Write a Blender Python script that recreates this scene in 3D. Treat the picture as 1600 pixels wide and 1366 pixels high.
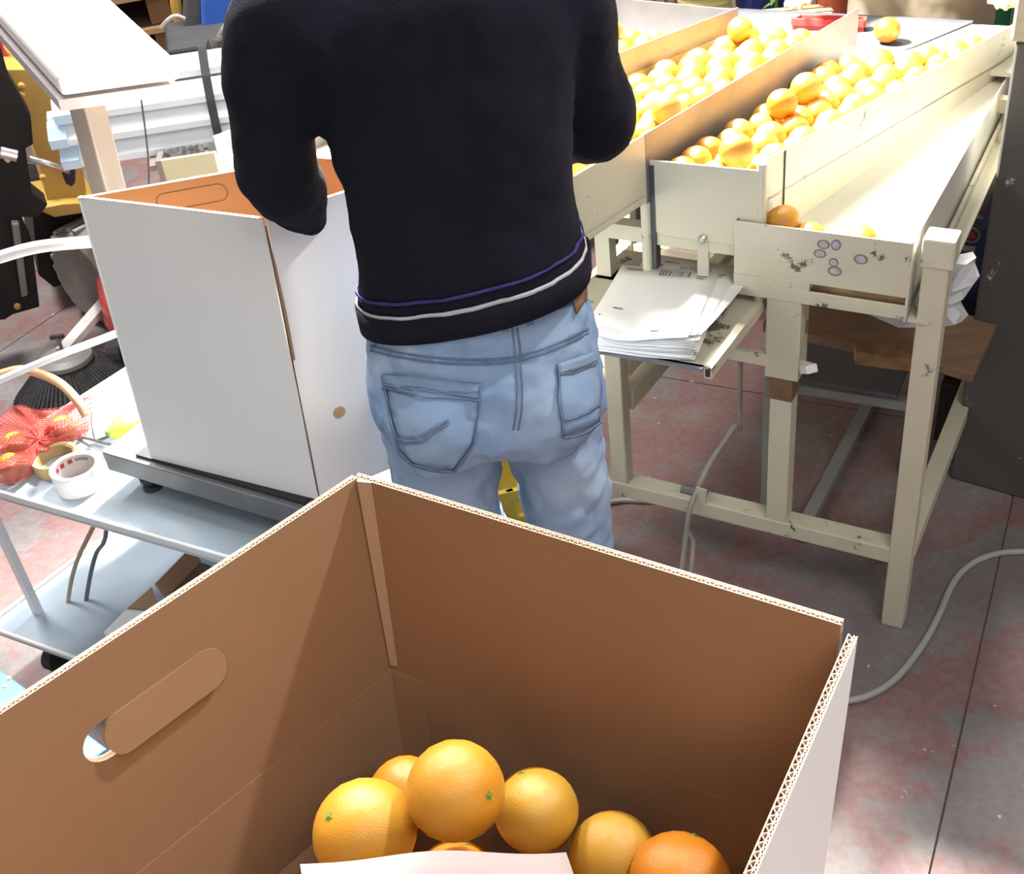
import bpy, bmesh, math, random
import numpy as np
from mathutils import Vector, Matrix
random.seed(7)
for o in list(bpy.data.objects): bpy.data.objects.remove(o)
S = bpy.context.scene
COL = S.collection
PI = math.pi

# ------------------------------------------------------------------ camera
F = 1803.0; PITCH = math.radians(35.31); ROLL = math.radians(7.135); CAMZ = 1.75
fw = np.array([0, math.cos(PITCH), -math.sin(PITCH)]); rt = np.array([1.0, 0, 0]); dn = np.cross(fw, rt)
r2 = math.cos(ROLL)*rt + math.sin(ROLL)*dn; d2 = -math.sin(ROLL)*rt + math.cos(ROLL)*dn
CAM = np.array([0, 0, CAMZ])
cam = bpy.data.cameras.new('camera'); co = bpy.data.objects.new('camera', cam); COL.objects.link(co)
m = Matrix.Identity(4)
for i in range(3):
    m[i][0] = r2[i]; m[i][1] = -d2[i]; m[i][2] = -fw[i]; m[i][3] = CAM[i]
co.matrix_world = m
cam.sensor_width = 36; cam.sensor_fit = 'HORIZONTAL'; cam.lens = F/1600*36; cam.clip_start = 0.02; cam.clip_end = 60
S.camera = co

# ------------------------------------------------------------------ light
w = bpy.data.worlds.new('hall'); S.world = w; w.use_nodes = True
w.node_tree.nodes['Background'].inputs[0].default_value = (1.0, 0.99, 0.97, 1)
w.node_tree.nodes['Background'].inputs[1].default_value = 0.30
def area(name, loc, target, sx, sy, power, col):
    l = bpy.data.lights.new(name, 'AREA'); l.shape = 'RECTANGLE'; l.size = sx; l.size_y = sy; l.energy = power; l.color = col
    o = bpy.data.objects.new(name, l); COL.objects.link(o); o.location = loc
    o.rotation_euler = (Vector(target)-Vector(loc)).to_track_quat('-Z', 'Y').to_euler()
    return o
def spot(name, loc, target, power, col, deg, blend, rad):
    l = bpy.data.lights.new(name, 'SPOT'); l.energy = power; l.color = col; l.spot_size = math.radians(deg); l.spot_blend = blend; l.shadow_soft_size = rad
    o = bpy.data.objects.new(name, l); COL.objects.link(o); o.location = loc
    o.rotation_euler = (Vector(target)-Vector(loc)).to_track_quat('-Z', 'Y').to_euler()
    return o
spot('bench_lamp', (0.0, 3.0, 2.3), (0.45, 2.1, 0.85), 2350, (1.0, 0.97, 0.88), 85, 0.5, 0.10)
spot('hall_lamp', (-0.27, 3.47, 4.0), (-0.65, 1.5, 0.6), 1900, (1.0, 0.97, 0.92), 34, 0.35, 0.12)
spot('hall_lamp_right', (1.9, 1.5, 3.53), (-0.3, 0.8, 1.0), 340, (1.0, 0.96, 0.90), 31, 0.4, 0.07)
area('ceiling_lamp_rear', (0.6, 4.2, 4.2), (0.3, 2.6, 0), 1.2, 0.4, 240, (1.0, 0.97, 0.93))
area('fill_light_left', (-2.2, 3.6, 4.2), (-1.6, 3.4, 0), 1.4, 0.5, 210, (1.0, 0.98, 0.95))  # added fill for the left background, which the hall lamp's cone misses
area('fill_light_front', (0.9, -1.0, 4.2), (0.1, 1.2, 0.6), 1.6, 1.6, 60, (1.0, 0.98, 0.95))  # added soft fill from the camera side, not a known fixture
S.view_settings.view_transform = 'Standard'; S.view_settings.look = 'None'
S.view_settings.exposure = 0.24; S.view_settings.gamma = 1; S.view_settings.use_curve_mapping = False

# ------------------------------------------------------------------ back-projection helpers: where a sight line meets a real plane
def ray(x, y): return r2*((x-800)/F) + d2*((y-683)/F) + fw
def atz(x, y, z): v = ray(x, y); return Vector(CAM + v*((z-CAMZ)/v[2]))
def aty(x, y, Y): v = ray(x, y); return Vector(CAM + v*(Y/v[1]))
def atd(x, y, d): return Vector(CAM + ray(x, y)*d)
def onp(x, y, P, n):
    v = ray(x, y); n = np.array(n); return Vector(CAM + v*(np.dot(np.array(P)-CAM, n)/np.dot(v, n)))

# ------------------------------------------------------------------ materials
MATS = {}
def mat(name, col, rough=0.6, col2=None, scale=8.0, amount=0.5, bump=0.0, bscale=60.0, metal=0.0, spec=0.5,
        chips=None, chipsize=18.0, chipcut=0.66, sub=0.0, trans=0.0, alpha=1.0, stretch=None, emit=None):
    if name in MATS: return MATS[name]
    M = bpy.data.materials.new(name); M.use_nodes = True; nt = M.node_tree; N = nt.nodes; L = nt.links
    B = N['Principled BSDF']; B.inputs['Roughness'].default_value = rough; B.inputs['Metallic'].default_value = metal
    B.inputs['Specular IOR Level'].default_value = spec
    B.inputs['Base Color'].default_value = (*col, 1)
    tc = N.new('ShaderNodeTexCoord'); mp = N.new('ShaderNodeMapping'); L.new(tc.outputs['Object'], mp.inputs[0])
    if stretch: mp.inputs['Scale'].default_value = stretch
    out = None
    if col2:
        nz = N.new('ShaderNodeTexNoise'); nz.inputs['Scale'].default_value = scale; nz.inputs['Detail'].default_value = 6
        L.new(mp.outputs[0], nz.inputs[0])
        rp = N.new('ShaderNodeValToRGB'); rp.color_ramp.elements[0].position = 0.5-amount/2; rp.color_ramp.elements[1].position = 0.5+amount/2
        rp.color_ramp.elements[0].color = (*col, 1); rp.color_ramp.elements[1].color = (*col2, 1)
        L.new(nz.outputs['Fac'], rp.inputs[0]); out = rp.outputs[0]
    if chips:
        nz = N.new('ShaderNodeTexNoise'); nz.inputs['Scale'].default_value = chipsize; nz.inputs['Detail'].default_value = 9; nz.inputs['Roughness'].default_value = 0.72
        L.new(tc.outputs['Object'], nz.inputs[0])
        rp = N.new('ShaderNodeValToRGB'); rp.color_ramp.elements[0].position = chipcut; rp.color_ramp.elements[1].position = chipcut+0.03
        rp.color_ramp.elements[0].color = (0, 0, 0, 1); rp.color_ramp.elements[1].color = (1, 1, 1, 1)
        L.new(nz.outputs['Fac'], rp.inputs[0])
        mx = N.new('ShaderNodeMix'); mx.data_type = 'RGBA'; L.new(rp.outputs[0], mx.inputs[0])
        if out: L.new(out, mx.inputs[6])
        else: mx.inputs[6].default_value = (*col, 1)
        mx.inputs[7].default_value = (*chips, 1); out = mx.outputs[2]
    if out: L.new(out, B.inputs['Base Color'])
    if bump:
        nb = N.new('ShaderNodeTexNoise'); nb.inputs['Scale'].default_value = bscale; nb.inputs['Detail'].default_value = 5
        L.new(mp.outputs[0], nb.inputs[0])
        bp = N.new('ShaderNodeBump'); bp.inputs['Strength'].default_value = bump; bp.inputs['Distance'].default_value = 0.004
        L.new(nb.outputs['Fac'], bp.inputs['Height']); L.new(bp.outputs[0], B.inputs['Normal'])
    if sub: B.inputs['Subsurface Weight'].default_value = sub; B.inputs['Subsurface Radius'].default_value = (0.02, 0.008, 0.003); B.inputs['Subsurface Scale'].default_value = 0.3
    if trans: B.inputs['Transmission Weight'].default_value = trans
    if alpha < 1: B.inputs['Alpha'].default_value = alpha
    MATS[name] = M; return M

CREAM = mat('cream paint', (0.56, 0.53, 0.40), 0.45, (0.48, 0.45, 0.33), 6, 0.6, chips=(0.10, 0.085, 0.06), chipsize=14, chipcut=0.635, bump=0.05)
CREAMW = mat('worn cream paint', (0.56, 0.53, 0.41), 0.45, (0.46, 0.43, 0.32), 9, 0.5, chips=(0.09, 0.075, 0.055), chipsize=22, chipcut=0.60, bump=0.08)
CHUTE = mat('white chute floor', (0.66, 0.65, 0.58), 0.4, (0.58, 0.57, 0.5), 5, 0.6, chips=(0.2, 0.19, 0.16), chipsize=16, chipcut=0.73)
STEEL = mat('grey steel', (0.20, 0.20, 0.21), 0.45, (0.14, 0.135, 0.135), 12, 0.5, metal=0.3, bump=0.05)
DARKST = mat('dark steel', (0.045, 0.043, 0.045), 0.5, (0.08, 0.075, 0.07), 10, 0.5, metal=0.3)
BELT = mat('grey belt', (0.045, 0.045, 0.055), 0.7, (0.06, 0.06, 0.07), 20, 0.5)
RUST = mat('rusty steel', (0.20, 0.12, 0.05), 0.7, (0.09, 0.06, 0.04), 25, 0.5, bump=0.2)
KRAFT = mat('kraft board', (0.34, 0.205, 0.115), 0.85, (0.295, 0.17, 0.092), 5, 0.7, chips=(0.25, 0.13, 0.065), chipsize=160, chipcut=0.70, bump=0.04, bscale=220, stretch=(1, 1, 0.25))
KEDGE = mat('raw board edge', (0.56, 0.42, 0.30), 0.9, (0.48, 0.35, 0.24), 60, 0.6)
FLUTE = mat('flute paper', (0.60, 0.44, 0.31), 0.9, (0.50, 0.36, 0.24), 60, 0.6)
CARTON = mat('white coated board', (0.78, 0.765, 0.75), 0.55, (0.745, 0.73, 0.715), 4, 0.8)
PAPER = mat('paper', (0.80, 0.79, 0.75), 0.8, (0.75, 0.74, 0.7), 9, 0.6)
INK = mat('printing ink', (0.12, 0.11, 0.11), 0.8, (0.2, 0.18, 0.17), 50, 0.5)
NAVY = mat('navy knit', (0.007, 0.007, 0.013), 0.95, (0.010, 0.010, 0.019), 14, 0.6, bump=0.35, bscale=420, spec=0.15)
PURPLE = mat('purple yarn', (0.055, 0.035, 0.16), 0.95, (0.045, 0.03, 0.13), 80, 0.6, spec=0.1)
WSTRIPE = mat('pale yarn', (0.46, 0.44, 0.48), 0.95, (0.4, 0.38, 0.42), 80, 0.6, spec=0.1)
SKIN = mat('skin', (0.42, 0.21, 0.12), 0.55, (0.36, 0.17, 0.10), 12, 0.6, sub=0.1)
HAIR = mat('dark hair', (0.025, 0.018, 0.013), 0.6, (0.04, 0.03, 0.02), 60, 0.6, bump=0.5, bscale=150)
SHOE = mat('dark leather', (0.03, 0.027, 0.025), 0.5, (0.05, 0.045, 0.04), 20, 0.5)
LEATHER = mat('brown leather patch', (0.19, 0.10, 0.045), 0.6, (0.13, 0.07, 0.035), 30, 0.6)
RUBBER = mat('black rubber', (0.018, 0.018, 0.02), 0.75, (0.03, 0.03, 0.03), 25, 0.5, bump=0.1)
BLACKM = mat('black paint', (0.008, 0.008, 0.009), 0.6, (0.02, 0.018, 0.016), 9, 0.5, bump=0.08, spec=0.2)
YELLOW = mat('yellow machine paint', (0.52, 0.33, 0.06), 0.45, (0.42, 0.26, 0.05), 5, 0.6, chips=(0.1, 0.08, 0.05), chipsize=20, chipcut=0.72)
CHROME = mat('bright steel', (0.62, 0.60, 0.56), 0.28, (0.5, 0.48, 0.45), 12, 0.5, metal=0.8)
TRAYB = mat('blue grey enamel', (0.36, 0.43, 0.50), 0.35, (0.30, 0.37, 0.44), 7, 0.6, chips=(0.12, 0.12, 0.13), chipsize=20, chipcut=0.74)
WHITEP = mat('white enamel', (0.72, 0.72, 0.72), 0.35, (0.64, 0.64, 0.65), 8, 0.6)
BEIGE = mat('beige enamel', (0.27, 0.22, 0.185), 0.5, (0.23, 0.19, 0.16), 10, 0.5)
PLASTW = mat('white plastic', (0.74, 0.72, 0.70), 0.4, (0.68, 0.66, 0.64), 6, 0.6)
REDP = mat('red plastic', (0.50, 0.05, 0.045), 0.4, (0.42, 0.04, 0.04), 8, 0.6)
REDCR = mat('red crate plastic', (0.48, 0.10, 0.045), 0.5, (0.40, 0.08, 0.04), 8, 0.6)
BLUEP = mat('blue plastic', (0.02, 0.05, 0.28), 0.4, (0.015, 0.04, 0.22), 8, 0.6)
BLUEF = mat('blue fabric', (0.035, 0.13, 0.55), 0.9, (0.03, 0.10, 0.45), 25, 0.6, bump=0.15, bscale=200)
SKYB = mat('light blue plastic', (0.05, 0.17, 0.26), 0.4, (0.045, 0.15, 0.235), 10, 0.6)
PALEB = mat('pale blue plastic', (0.50, 0.64, 0.78), 0.4, (0.42, 0.57, 0.72), 20, 0.6)
GREENP = mat('green plastic', (0.015, 0.16, 0.07), 0.45, (0.012, 0.12, 0.055), 8, 0.6)
YCREAM = mat('cream basket plastic', (0.62, 0.56, 0.26), 0.5, (0.54, 0.48, 0.2), 8, 0.6)
ORCR = mat('orange plastic', (0.62, 0.20, 0.06), 0.5, (0.52, 0.16, 0.05), 8, 0.6)
WOOD = mat('plank wood', (0.24, 0.145, 0.085), 0.7, (0.16, 0.09, 0.05), 6, 0.6, bump=0.15, stretch=(1, 6, 6))
RAWWOOD = mat('broken raw wood', (0.30, 0.18, 0.08), 0.85, (0.16, 0.085, 0.035), 30, 0.5, bump=0.4)
GREYB = mat('grey painted board', (0.085, 0.085, 0.10), 0.5, (0.12, 0.12, 0.135), 6, 0.6)
PILLAR = mat('grey pillar paint', (0.085, 0.08, 0.075), 0.65, (0.055, 0.052, 0.05), 3, 0.7, chips=(0.5, 0.48, 0.45), chipsize=11, chipcut=0.62, bump=0.1)
PILLARB = mat('beige pillar paint', (0.40, 0.36, 0.29), 0.65, (0.34, 0.30, 0.24), 4, 0.6)
CABLE = mat('grey cable', (0.36, 0.36, 0.34), 0.5, (0.3, 0.3, 0.28), 30, 0.5)
TAPEW = mat('white tape', (0.72, 0.71, 0.70), 0.35, (0.66, 0.65, 0.64), 10, 0.6)
TAPEY = mat('clear tape', (0.62, 0.50, 0.27), 0.3, (0.54, 0.42, 0.2), 10, 0.6)
NETR = mat('red net', (0.62, 0.07, 0.05), 0.6, (0.5, 0.05, 0.04), 20, 0.6)
ORANGEH = mat('peach hose', (0.66, 0.36, 0.19), 0.45, (0.58, 0.3, 0.15), 10, 0.6)
LEMON = mat('lemon peel', (0.62, 0.56, 0.05), 0.5, (0.42, 0.47, 0.05), 8, 0.5, bump=0.2, bscale=300)
BAGP = mat('pale plastic film', (0.58, 0.60, 0.62), 0.25, (0.5, 0.52, 0.55), 10, 0.6)
SHIRT = mat('beige cotton', (0.42, 0.36, 0.27), 0.9, (0.35, 0.3, 0.22), 6, 0.6, bump=0.1)
GREENL = mat('leaf green', (0.13, 0.26, 0.05), 0.6, (0.09, 0.2, 0.04), 20, 0.6)
PINKPAP = mat('pinkish wrapping paper', (0.31, 0.245, 0.24), 0.75, (0.27, 0.21, 0.205), 7, 0.6)

def orange_mat(name, c1, c2):
    M = mat(name, c1, 0.36, c2, 1.6, 0.6, bump=0.22, bscale=38, sub=0.10)
    return M
OR_A = orange_mat('orange peel', (0.54, 0.215, 0.014), (0.50, 0.26, 0.03))
OR_B = orange_mat('deep orange peel', (0.53, 0.165, 0.010), (0.52, 0.20, 0.014))
OR_Y = orange_mat('yellowish orange peel', (0.46, 0.225, 0.02), (0.42, 0.25, 0.035))
OR_D = orange_mat('ripe orange peel', (0.58, 0.18, 0.012), (0.55, 0.22, 0.015))

def denim():
    M = mat('washed denim', (0.12, 0.205, 0.37), 0.9, (0.30, 0.38, 0.50), 8, 0.45, bump=0.25, bscale=30, spec=0.15)
    nt = M.node_tree; N = nt.nodes; L = nt.links
    return M
DENIM = denim()
DENIMD = mat('denim pocket', (0.13, 0.21, 0.36), 0.9, (0.24, 0.31, 0.41), 12, 0.55, bump=0.2, bscale=40, spec=0.15)
STITCH = mat('dark denim seam', (0.07, 0.12, 0.24), 0.9, (0.15, 0.19, 0.27), 70, 0.5, spec=0.1)

def floor_mat():
    M = bpy.data.materials.new('stained concrete'); M.use_nodes = True; nt = M.node_tree; N = nt.nodes; L = nt.links
    B = N['Principled BSDF']; B.inputs['Roughness'].default_value = 0.5
    tc = N.new('ShaderNodeTexCoord')
    n1 = N.new('ShaderNodeTexNoise'); n1.inputs['Scale'].default_value = 3.2; n1.inputs['Detail'].default_value = 8; n1.inputs['Roughness'].default_value = 0.62
    n2 = N.new('ShaderNodeTexNoise'); n2.inputs['Scale'].default_value = 60; n2.inputs['Detail'].default_value = 4
    n3 = N.new('ShaderNodeTexNoise'); n3.inputs['Scale'].default_value = 38; n3.inputs['Detail'].default_value = 2
    for n in (n1, n2, n3): L.new(tc.outputs['Object'], n.inputs[0])
    r = N.new('ShaderNodeValToRGB'); e = r.color_ramp.elements
    e[0].position = 0.36; e[0].color = (0.215, 0.18, 0.18, 1); e[1].position = 0.66; e[1].color = (0.285, 0.25, 0.24, 1)
    a = e.new(0.5); a.color = (0.27, 0.145, 0.14, 1)
    a = e.new(0.44); a.color = (0.235, 0.21, 0.21, 1)
    L.new(n1.outputs['Fac'], r.inputs[0])
    mx = N.new('ShaderNodeMix'); mx.data_type = 'RGBA'; mx.blend_type = 'MULTIPLY'; mx.inputs[0].default_value = 0.45
    L.new(r.outputs[0], mx.inputs[6]); L.new(n2.outputs['Fac'], mx.inputs[7])
    rp = N.new('ShaderNodeValToRGB'); rp.color_ramp.elements[0].position = 0.74; rp.color_ramp.elements[1].position = 0.77
    L.new(n3.outputs['Fac'], rp.inputs[0])
    m2 = N.new('ShaderNodeMix'); m2.data_type = 'RGBA'; L.new(rp.outputs[0], m2.inputs[0]); L.new(mx.outputs[2], m2.inputs[6]); m2.inputs[7].default_value = (0.5, 0.46, 0.44, 1)
    L.new(m2.outputs[2], B.inputs['Base Color'])
    bp = N.new('ShaderNodeBump'); bp.inputs['Strength'].default_value = 0.12; L.new(n2.outputs['Fac'], bp.inputs['Height']); L.new(bp.outputs[0], B.inputs['Normal'])
    return M
FLOOR = floor_mat()

# ------------------------------------------------------------------ mesh builder
class MB:
    def __init__(s): s.v = []; s.f = []
    def add(s, vs, fs):
        k = len(s.v); s.v += [Vector(v) for v in vs]; s.f += [tuple(i+k for i in f) for f in fs]; return s
    def hexa(s, p):   # p: 4 bottom + 4 top
        return s.add(p, [(3, 2, 1, 0), (4, 5, 6, 7), (0, 1, 5, 4), (1, 2, 6, 5), (2, 3, 7, 6), (3, 0, 4, 7)])
    def box(s, x0, x1, y0, y1, z0, z1):
        return s.hexa([(x0, y0, z0), (x1, y0, z0), (x1, y1, z0), (x0, y1, z0), (x0, y0, z1), (x1, y0, z1), (x1, y1, z1), (x0, y1, z1)])
    def prism(s, poly, ext):
        n = len(poly); ext = Vector(ext); vs = [Vector(p) for p in poly]; vs += [p+ext for p in vs]
        return s.add(vs, [tuple(range(n-1, -1, -1)), tuple(range(n, 2*n))] + [(i, (i+1) % n, n+(i+1) % n, n+i) for i in range(n)])
    def bar(s, a, b, wx, wz, up=(0, 0, 1)):   # rectangular bar
        a = Vector(a); b = Vector(b); d = (b-a).normalized(); up = Vector(up)
        sd = d.cross(up).normalized(); u = sd.cross(d).normalized()
        p = [a-sd*wx/2-u*wz/2, a+sd*wx/2-u*wz/2, a+sd*wx/2+u*wz/2, a-sd*wx/2+u*wz/2]
        return s.prism(p, b-a)
    def tube(s, pts, r, seg=10, cap=True):
        pts = [Vector(p) for p in pts]; n = len(pts); rr = r if isinstance(r, (list, tuple)) else [r]*n
        u = None; rings = []
        for i in range(n):
            d = (pts[min(i+1, n-1)]-pts[max(i-1, 0)]).normalized()
            if u is None:
                u = d.orthogonal().normalized()
            u = (u-d*u.dot(d)).normalized(); v = d.cross(u)
            rings.append([pts[i]+(u*math.cos(2*PI*k/seg)+v*math.sin(2*PI*k/seg))*rr[i] for k in range(seg)])
        return s.loft(rings, cap)
    def loft(s, rings, cap=True):
        n = len(rings[0]); vs = [p for r in rings for p in r]; fs = []
        for i in range(len(rings)-1):
            for k in range(n): fs.append((i*n+k, i*n+(k+1) % n, (i+1)*n+(k+1) % n, (i+1)*n+k))
        if cap: fs.append(tuple(range(n-1, -1, -1))); fs.append(tuple((len(rings)-1)*n+k for k in range(n)))
        return s.add(vs, fs)
    def lathe(s, prof, c=(0, 0, 0), seg=24, ax=None):
        c = Vector(c); q = Vector((0, 0, 1)).rotation_difference(Vector(ax)) if ax is not None else None
        rings = []
        for r, z in prof:
            ring = [Vector((r*math.cos(2*PI*k/seg), r*math.sin(2*PI*k/seg), z)) for k in range(seg)]
            rings.append([c+(q @ p if q else p) for p in ring])
        return s.loft(rings, True)
    def grid(s, fn, nu, nv):
        vs = [fn(i/nu, j/nv) for j in range(nv+1) for i in range(nu+1)]
        return s.add(vs, [(j*(nu+1)+i, j*(nu+1)+i+1, (j+1)*(nu+1)+i+1, (j+1)*(nu+1)+i) for j in range(nv) for i in range(nu)])
def bez(pts, n=8):   # Catmull-Rom through points
    P = [Vector(p) for p in pts]; P = [P[0]*2-P[1]]+P+[P[-1]*2-P[-2]]; out = []
    for i in range(1, len(P)-2):
        for k in range(n):
            t = k/n; a, b, c, d = P[i-1], P[i], P[i+1], P[i+2]
            out.append(0.5*((2*b)+(c-a)*t+(2*a-5*b+4*c-d)*t*t+(3*b-a-3*c+d)*t**3))
    out.append(P[-2]); return out

def thing(name, label, cat, loc=(0, 0, 0), rotz=0.0, group=None):
    o = bpy.data.objects.new(name, None); COL.objects.link(o); o.location = loc; o.rotation_euler = (0, 0, rotz); o.empty_display_size = 0.05
    o['label'] = label; o['category'] = cat
    if group: o['group'] = group
    return o
def rootmat(p):
    M = Matrix.Identity(4)
    while p is not None:
        M = (Matrix.Translation(p.location) @ Matrix.Rotation(p.rotation_euler.z, 4, 'Z')) @ M; p = p.parent
    return M
def obj(name, mb, material, parent=None, smooth=False, bevel=0.0, local=False, solid=0.0, subsurf=0, label=None, kind=None):
    """vertices are world coordinates unless local=True (then the parent's own axes)"""
    vs = mb.v
    me = bpy.data.meshes.new(name)
    o = bpy.data.objects.new(name, me); COL.objects.link(o)
    if parent is not None:
        o.parent = parent
        if not local:
            I = rootmat(parent).inverted(); vs = [I @ v for v in vs]
    elif not local:
        xs = [v.x for v in vs]; ys = [v.y for v in vs]; zs = [v.z for v in vs]
        c = Vector(((min(xs)+max(xs))/2, (min(ys)+max(ys))/2, min(zs))); o.location = c; vs = [v-c for v in vs]
    me.from_pydata([tuple(v) for v in vs], [], mb.f)
    bm = bmesh.new(); bm.from_mesh(me); bmesh.ops.recalc_face_normals(bm, faces=bm.faces); bm.to_mesh(me); bm.free()
    me.materials.append(material)
    if smooth:
        for p in me.polygons: p.use_smooth = True
    if solid:
        md = o.modifiers.new('solid', 'SOLIDIFY'); md.thickness = solid; md.offset = 0
    if bevel:
        md = o.modifiers.new('bevel', 'BEVEL'); md.width = bevel; md.segments = 2; md.limit_method = 'ANGLE'
    if subsurf:
        md = o.modifiers.new('sub', 'SUBSURF'); md.levels = subsurf; md.render_levels = subsurf
    if label: o['label'] = label
    if kind: o['kind'] = kind
    return o
def tag(o, label, cat, group=None):
    o['label'] = label; o['category'] = cat
    if group: o['group'] = group
    return o
def struct(o): o['kind'] = 'structure'; return o

# ================================================================== THE HALL
FY = math.radians(64)      # direction of the floor joints
base = struct(obj('floor', MB().box(-9, 9, -5, 13, -0.12, -0.005), mat('joint filler', (0.17, 0.14, 0.135), 0.9, (0.13, 0.11, 0.10), 12, 0.5)))
J0 = atz(1535, 992, 0); J1 = atz(1578, 798, 0); jd = (J1-J0).normalized(); js = Vector((jd.y, -jd.x, 0))
J2 = atz(1040, 590, 0); dv = (J2-J0).dot(jd)
slab = None
for i in range(-3, 3):
    for j in range(-3, 4):
        W = 3.0; a = J0+js*(i*W+0.002)+jd*(dv+(j-1)*W+0.002); b = a+js*(W-0.004); c = b+jd*(W-0.004); d = a+jd*(W-0.004)
        z = Vector((0, 0, -0.005))
        o = obj('slab', MB().hexa([a+z, b+z, c+z, d+z, a, b, c, d]), FLOOR, base)
# pillar on the right
p0 = atz(1484, 748, 0); p1 = atz(1604, 782, 0); pd = (p1-p0).normalized(); pn = Vector((-pd.y, pd.x, 0))
if pn.y < 0: pn = -pn
p1 = p0+pd*0.45
pil = struct(obj('pillar', MB().prism([p0, p1, p1+pn*0.4, p0+pn*0.4], (0, 0, 1.02)), PILLAR, bevel=0.006))
up = p0+Vector((0, 0, 1.02)); e = 0.008
obj('upper_shaft', MB().prism([up-pd*e-pn*e, up+pd*(0.45+e)-pn*e, up+pd*(0.45+e)+pn*(0.4+e), up-pd*e+pn*(0.4+e)], (0, 0, 2.8)), PILLARB, pil, bevel=0.006)
struct(obj('wall_back', MB().box(-9, 9, 11.0, 11.2, 0, 4.6), mat('hall wall', (0.30, 0.28, 0.25), 0.8, (0.25, 0.235, 0.21), 1.5, 0.6)))

# ================================================================== SORTING TABLE
O = atz(1376, 975, 0); PS = math.radians(-32.73)
ST = thing('sorting_table', 'cream painted steel fruit sorting table with fanned out troughs', 'sorting table', O, PS)
TM = Matrix.Translation(O) @ Matrix.Rotation(PS, 4, 'Z'); TI = TM.inverted()
SL = -0.07
LW = 0.042
def tl(x, y, z): return Vector((x, y, z))
def tpart(name, mb, m, parent=ST, **k): return obj(name, mb, m, parent, local=True, **k)
def tp(px, py, y): return TI @ onp(px, py, ptw(0, y, 0), tuple(TM.to_3x3() @ Vector((0, 1, 0))))
def ptw(x, y, z): return TM @ Vector((x, y, z))
# legs
tpart('leg', MB().box(0, LW, 0, LW, 0, 0.845), CREAM, bevel=0.003)
tpart('leg_cap', MB().box(-0.004, LW+0.006, -0.003, LW+0.004, 0.815, 0.868), CREAMW, bevel=0.004)
tpart('leg', MB().box(-0.248, -0.248+LW, 0, LW, 0.20, 0.60), CREAM, bevel=0.003)
tpart('leg_sleeve', MB().box(-0.258, -0.206+0.012, -0.006, LW+0.004, 0.55, 0.76), CREAM, bevel=0.003)
tpart('rust_band', MB().box(-0.2485, -0.2055, -0.0008, LW+0.001, 0.50, 0.549), RUST)
tpart('leg', MB().box(-0.592, -0.592+0.036, 0.0, 0.036, 0.205, 0.66), CREAM, bevel=0.003)
tpart('leg_sleeve', MB().box(-0.602, -0.548, -0.004, 0.046, 0.60, 0.70), CREAMW, bevel=0.003)
for x in (-1.05, -0.592): tpart('leg', MB().box(x, x+LW, 1.05, 1.05+LW, 0, 0.80), CREAM, bevel=0.003)
tpart('leg', MB().box(0.0, LW, 0.80, 0.80+LW, 0, 0.80), CREAM, bevel=0.003)
tpart('leg', MB().box(-1.05, -1.05+LW, 0, LW, 0, 0.80), CREAM, bevel=0.003)
tpart('front_beam', MB().box(-1.05, 0.001, -0.002, LW, 0.168, 0.205), CREAMW, bevel=0.003)
tpart('side_stretcher', MB().bar((0.026, 0.03, 0.188), (0.026, 0.82, 0.188), 0.036, 0.04), CREAM, bevel=0.003)
tpart('side_stretcher', MB().bar((-0.225, 0.18, 0.02), (-0.215, 0.85, 0.02), 0.03, 0.03), mat('dull rail paint', (0.27, 0.27, 0.25), 0.6, (0.22, 0.22, 0.2), 8, 0.5), bevel=0.002)
tpart('side_stretcher', MB().bar((-1.03, 0.03, 0.188), (-1.03, 1.06, 0.188), 0.036, 0.04), CREAM, bevel=0.003)
tpart('rear_beam', MB().box(-1.05, -0.56, 1.055, 1.085, 0.168, 0.205), CREAM, bevel=0.003)
tpart('brace', MB().bar((-0.57, 0.04, 0.40), (-0.53, 1.05, 0.40), 0.04, 0.05), CREAM, bevel=0.003)
tpart('brace', MB().bar((-0.57, 0.04, 0.47), (-0.53, 1.05, 0.47), 0.03, 0.03), CREAM, bevel=0.003)
_lx = (TI @ onp(1190, 700, ptw(0, 0.22, 0), tuple(TM.to_3x3() @ Vector((0, 1, 0))))).x
tpart('leg', MB().box(_lx, _lx+0.03, 0.22, 0.25, 0.0, 0.72), mat('dull rail paint', (0.27, 0.27, 0.25), 0.6, (0.22, 0.22, 0.2), 8, 0.5), bevel=0.003)
# --- front chute (lowest, white)
def zr(z0, y): return z0+SL*y
def rail(name, a, b, z0, h, th, m, side=1, parent=ST, bevel=0.0015):
    a = Vector((a[0], a[1], 0)); b = Vector((b[0], b[1], 0)); d = (b-a).normalized(); n = Vector((d.y, -d.x, 0))*th*side
    pts = []
    for p in (a, b, b+n, a+n): pts.append(Vector((p.x, p.y, zr(z0, p.y)-h)))
    top = [Vector((p.x, p.y, p.z+h)) for p in pts]
    return tpart(name, MB().hexa(pts+top), m, parent, bevel=bevel)
A0, A1 = (-0.285, 0.02), (-0.03, 1.15)
B0, B1 = (-0.509, -0.253), (-0.379, 0.989)
C0, C1 = (-0.917, -0.25), (-0.654, 0.945)
R0, R1 = (-0.020, -0.005), (-0.042, 1.16)
def lerp2(a, b, y): t = (y-a[1])/(b[1]-a[1]); return a[0]+(b[0]-a[0])*t
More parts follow.
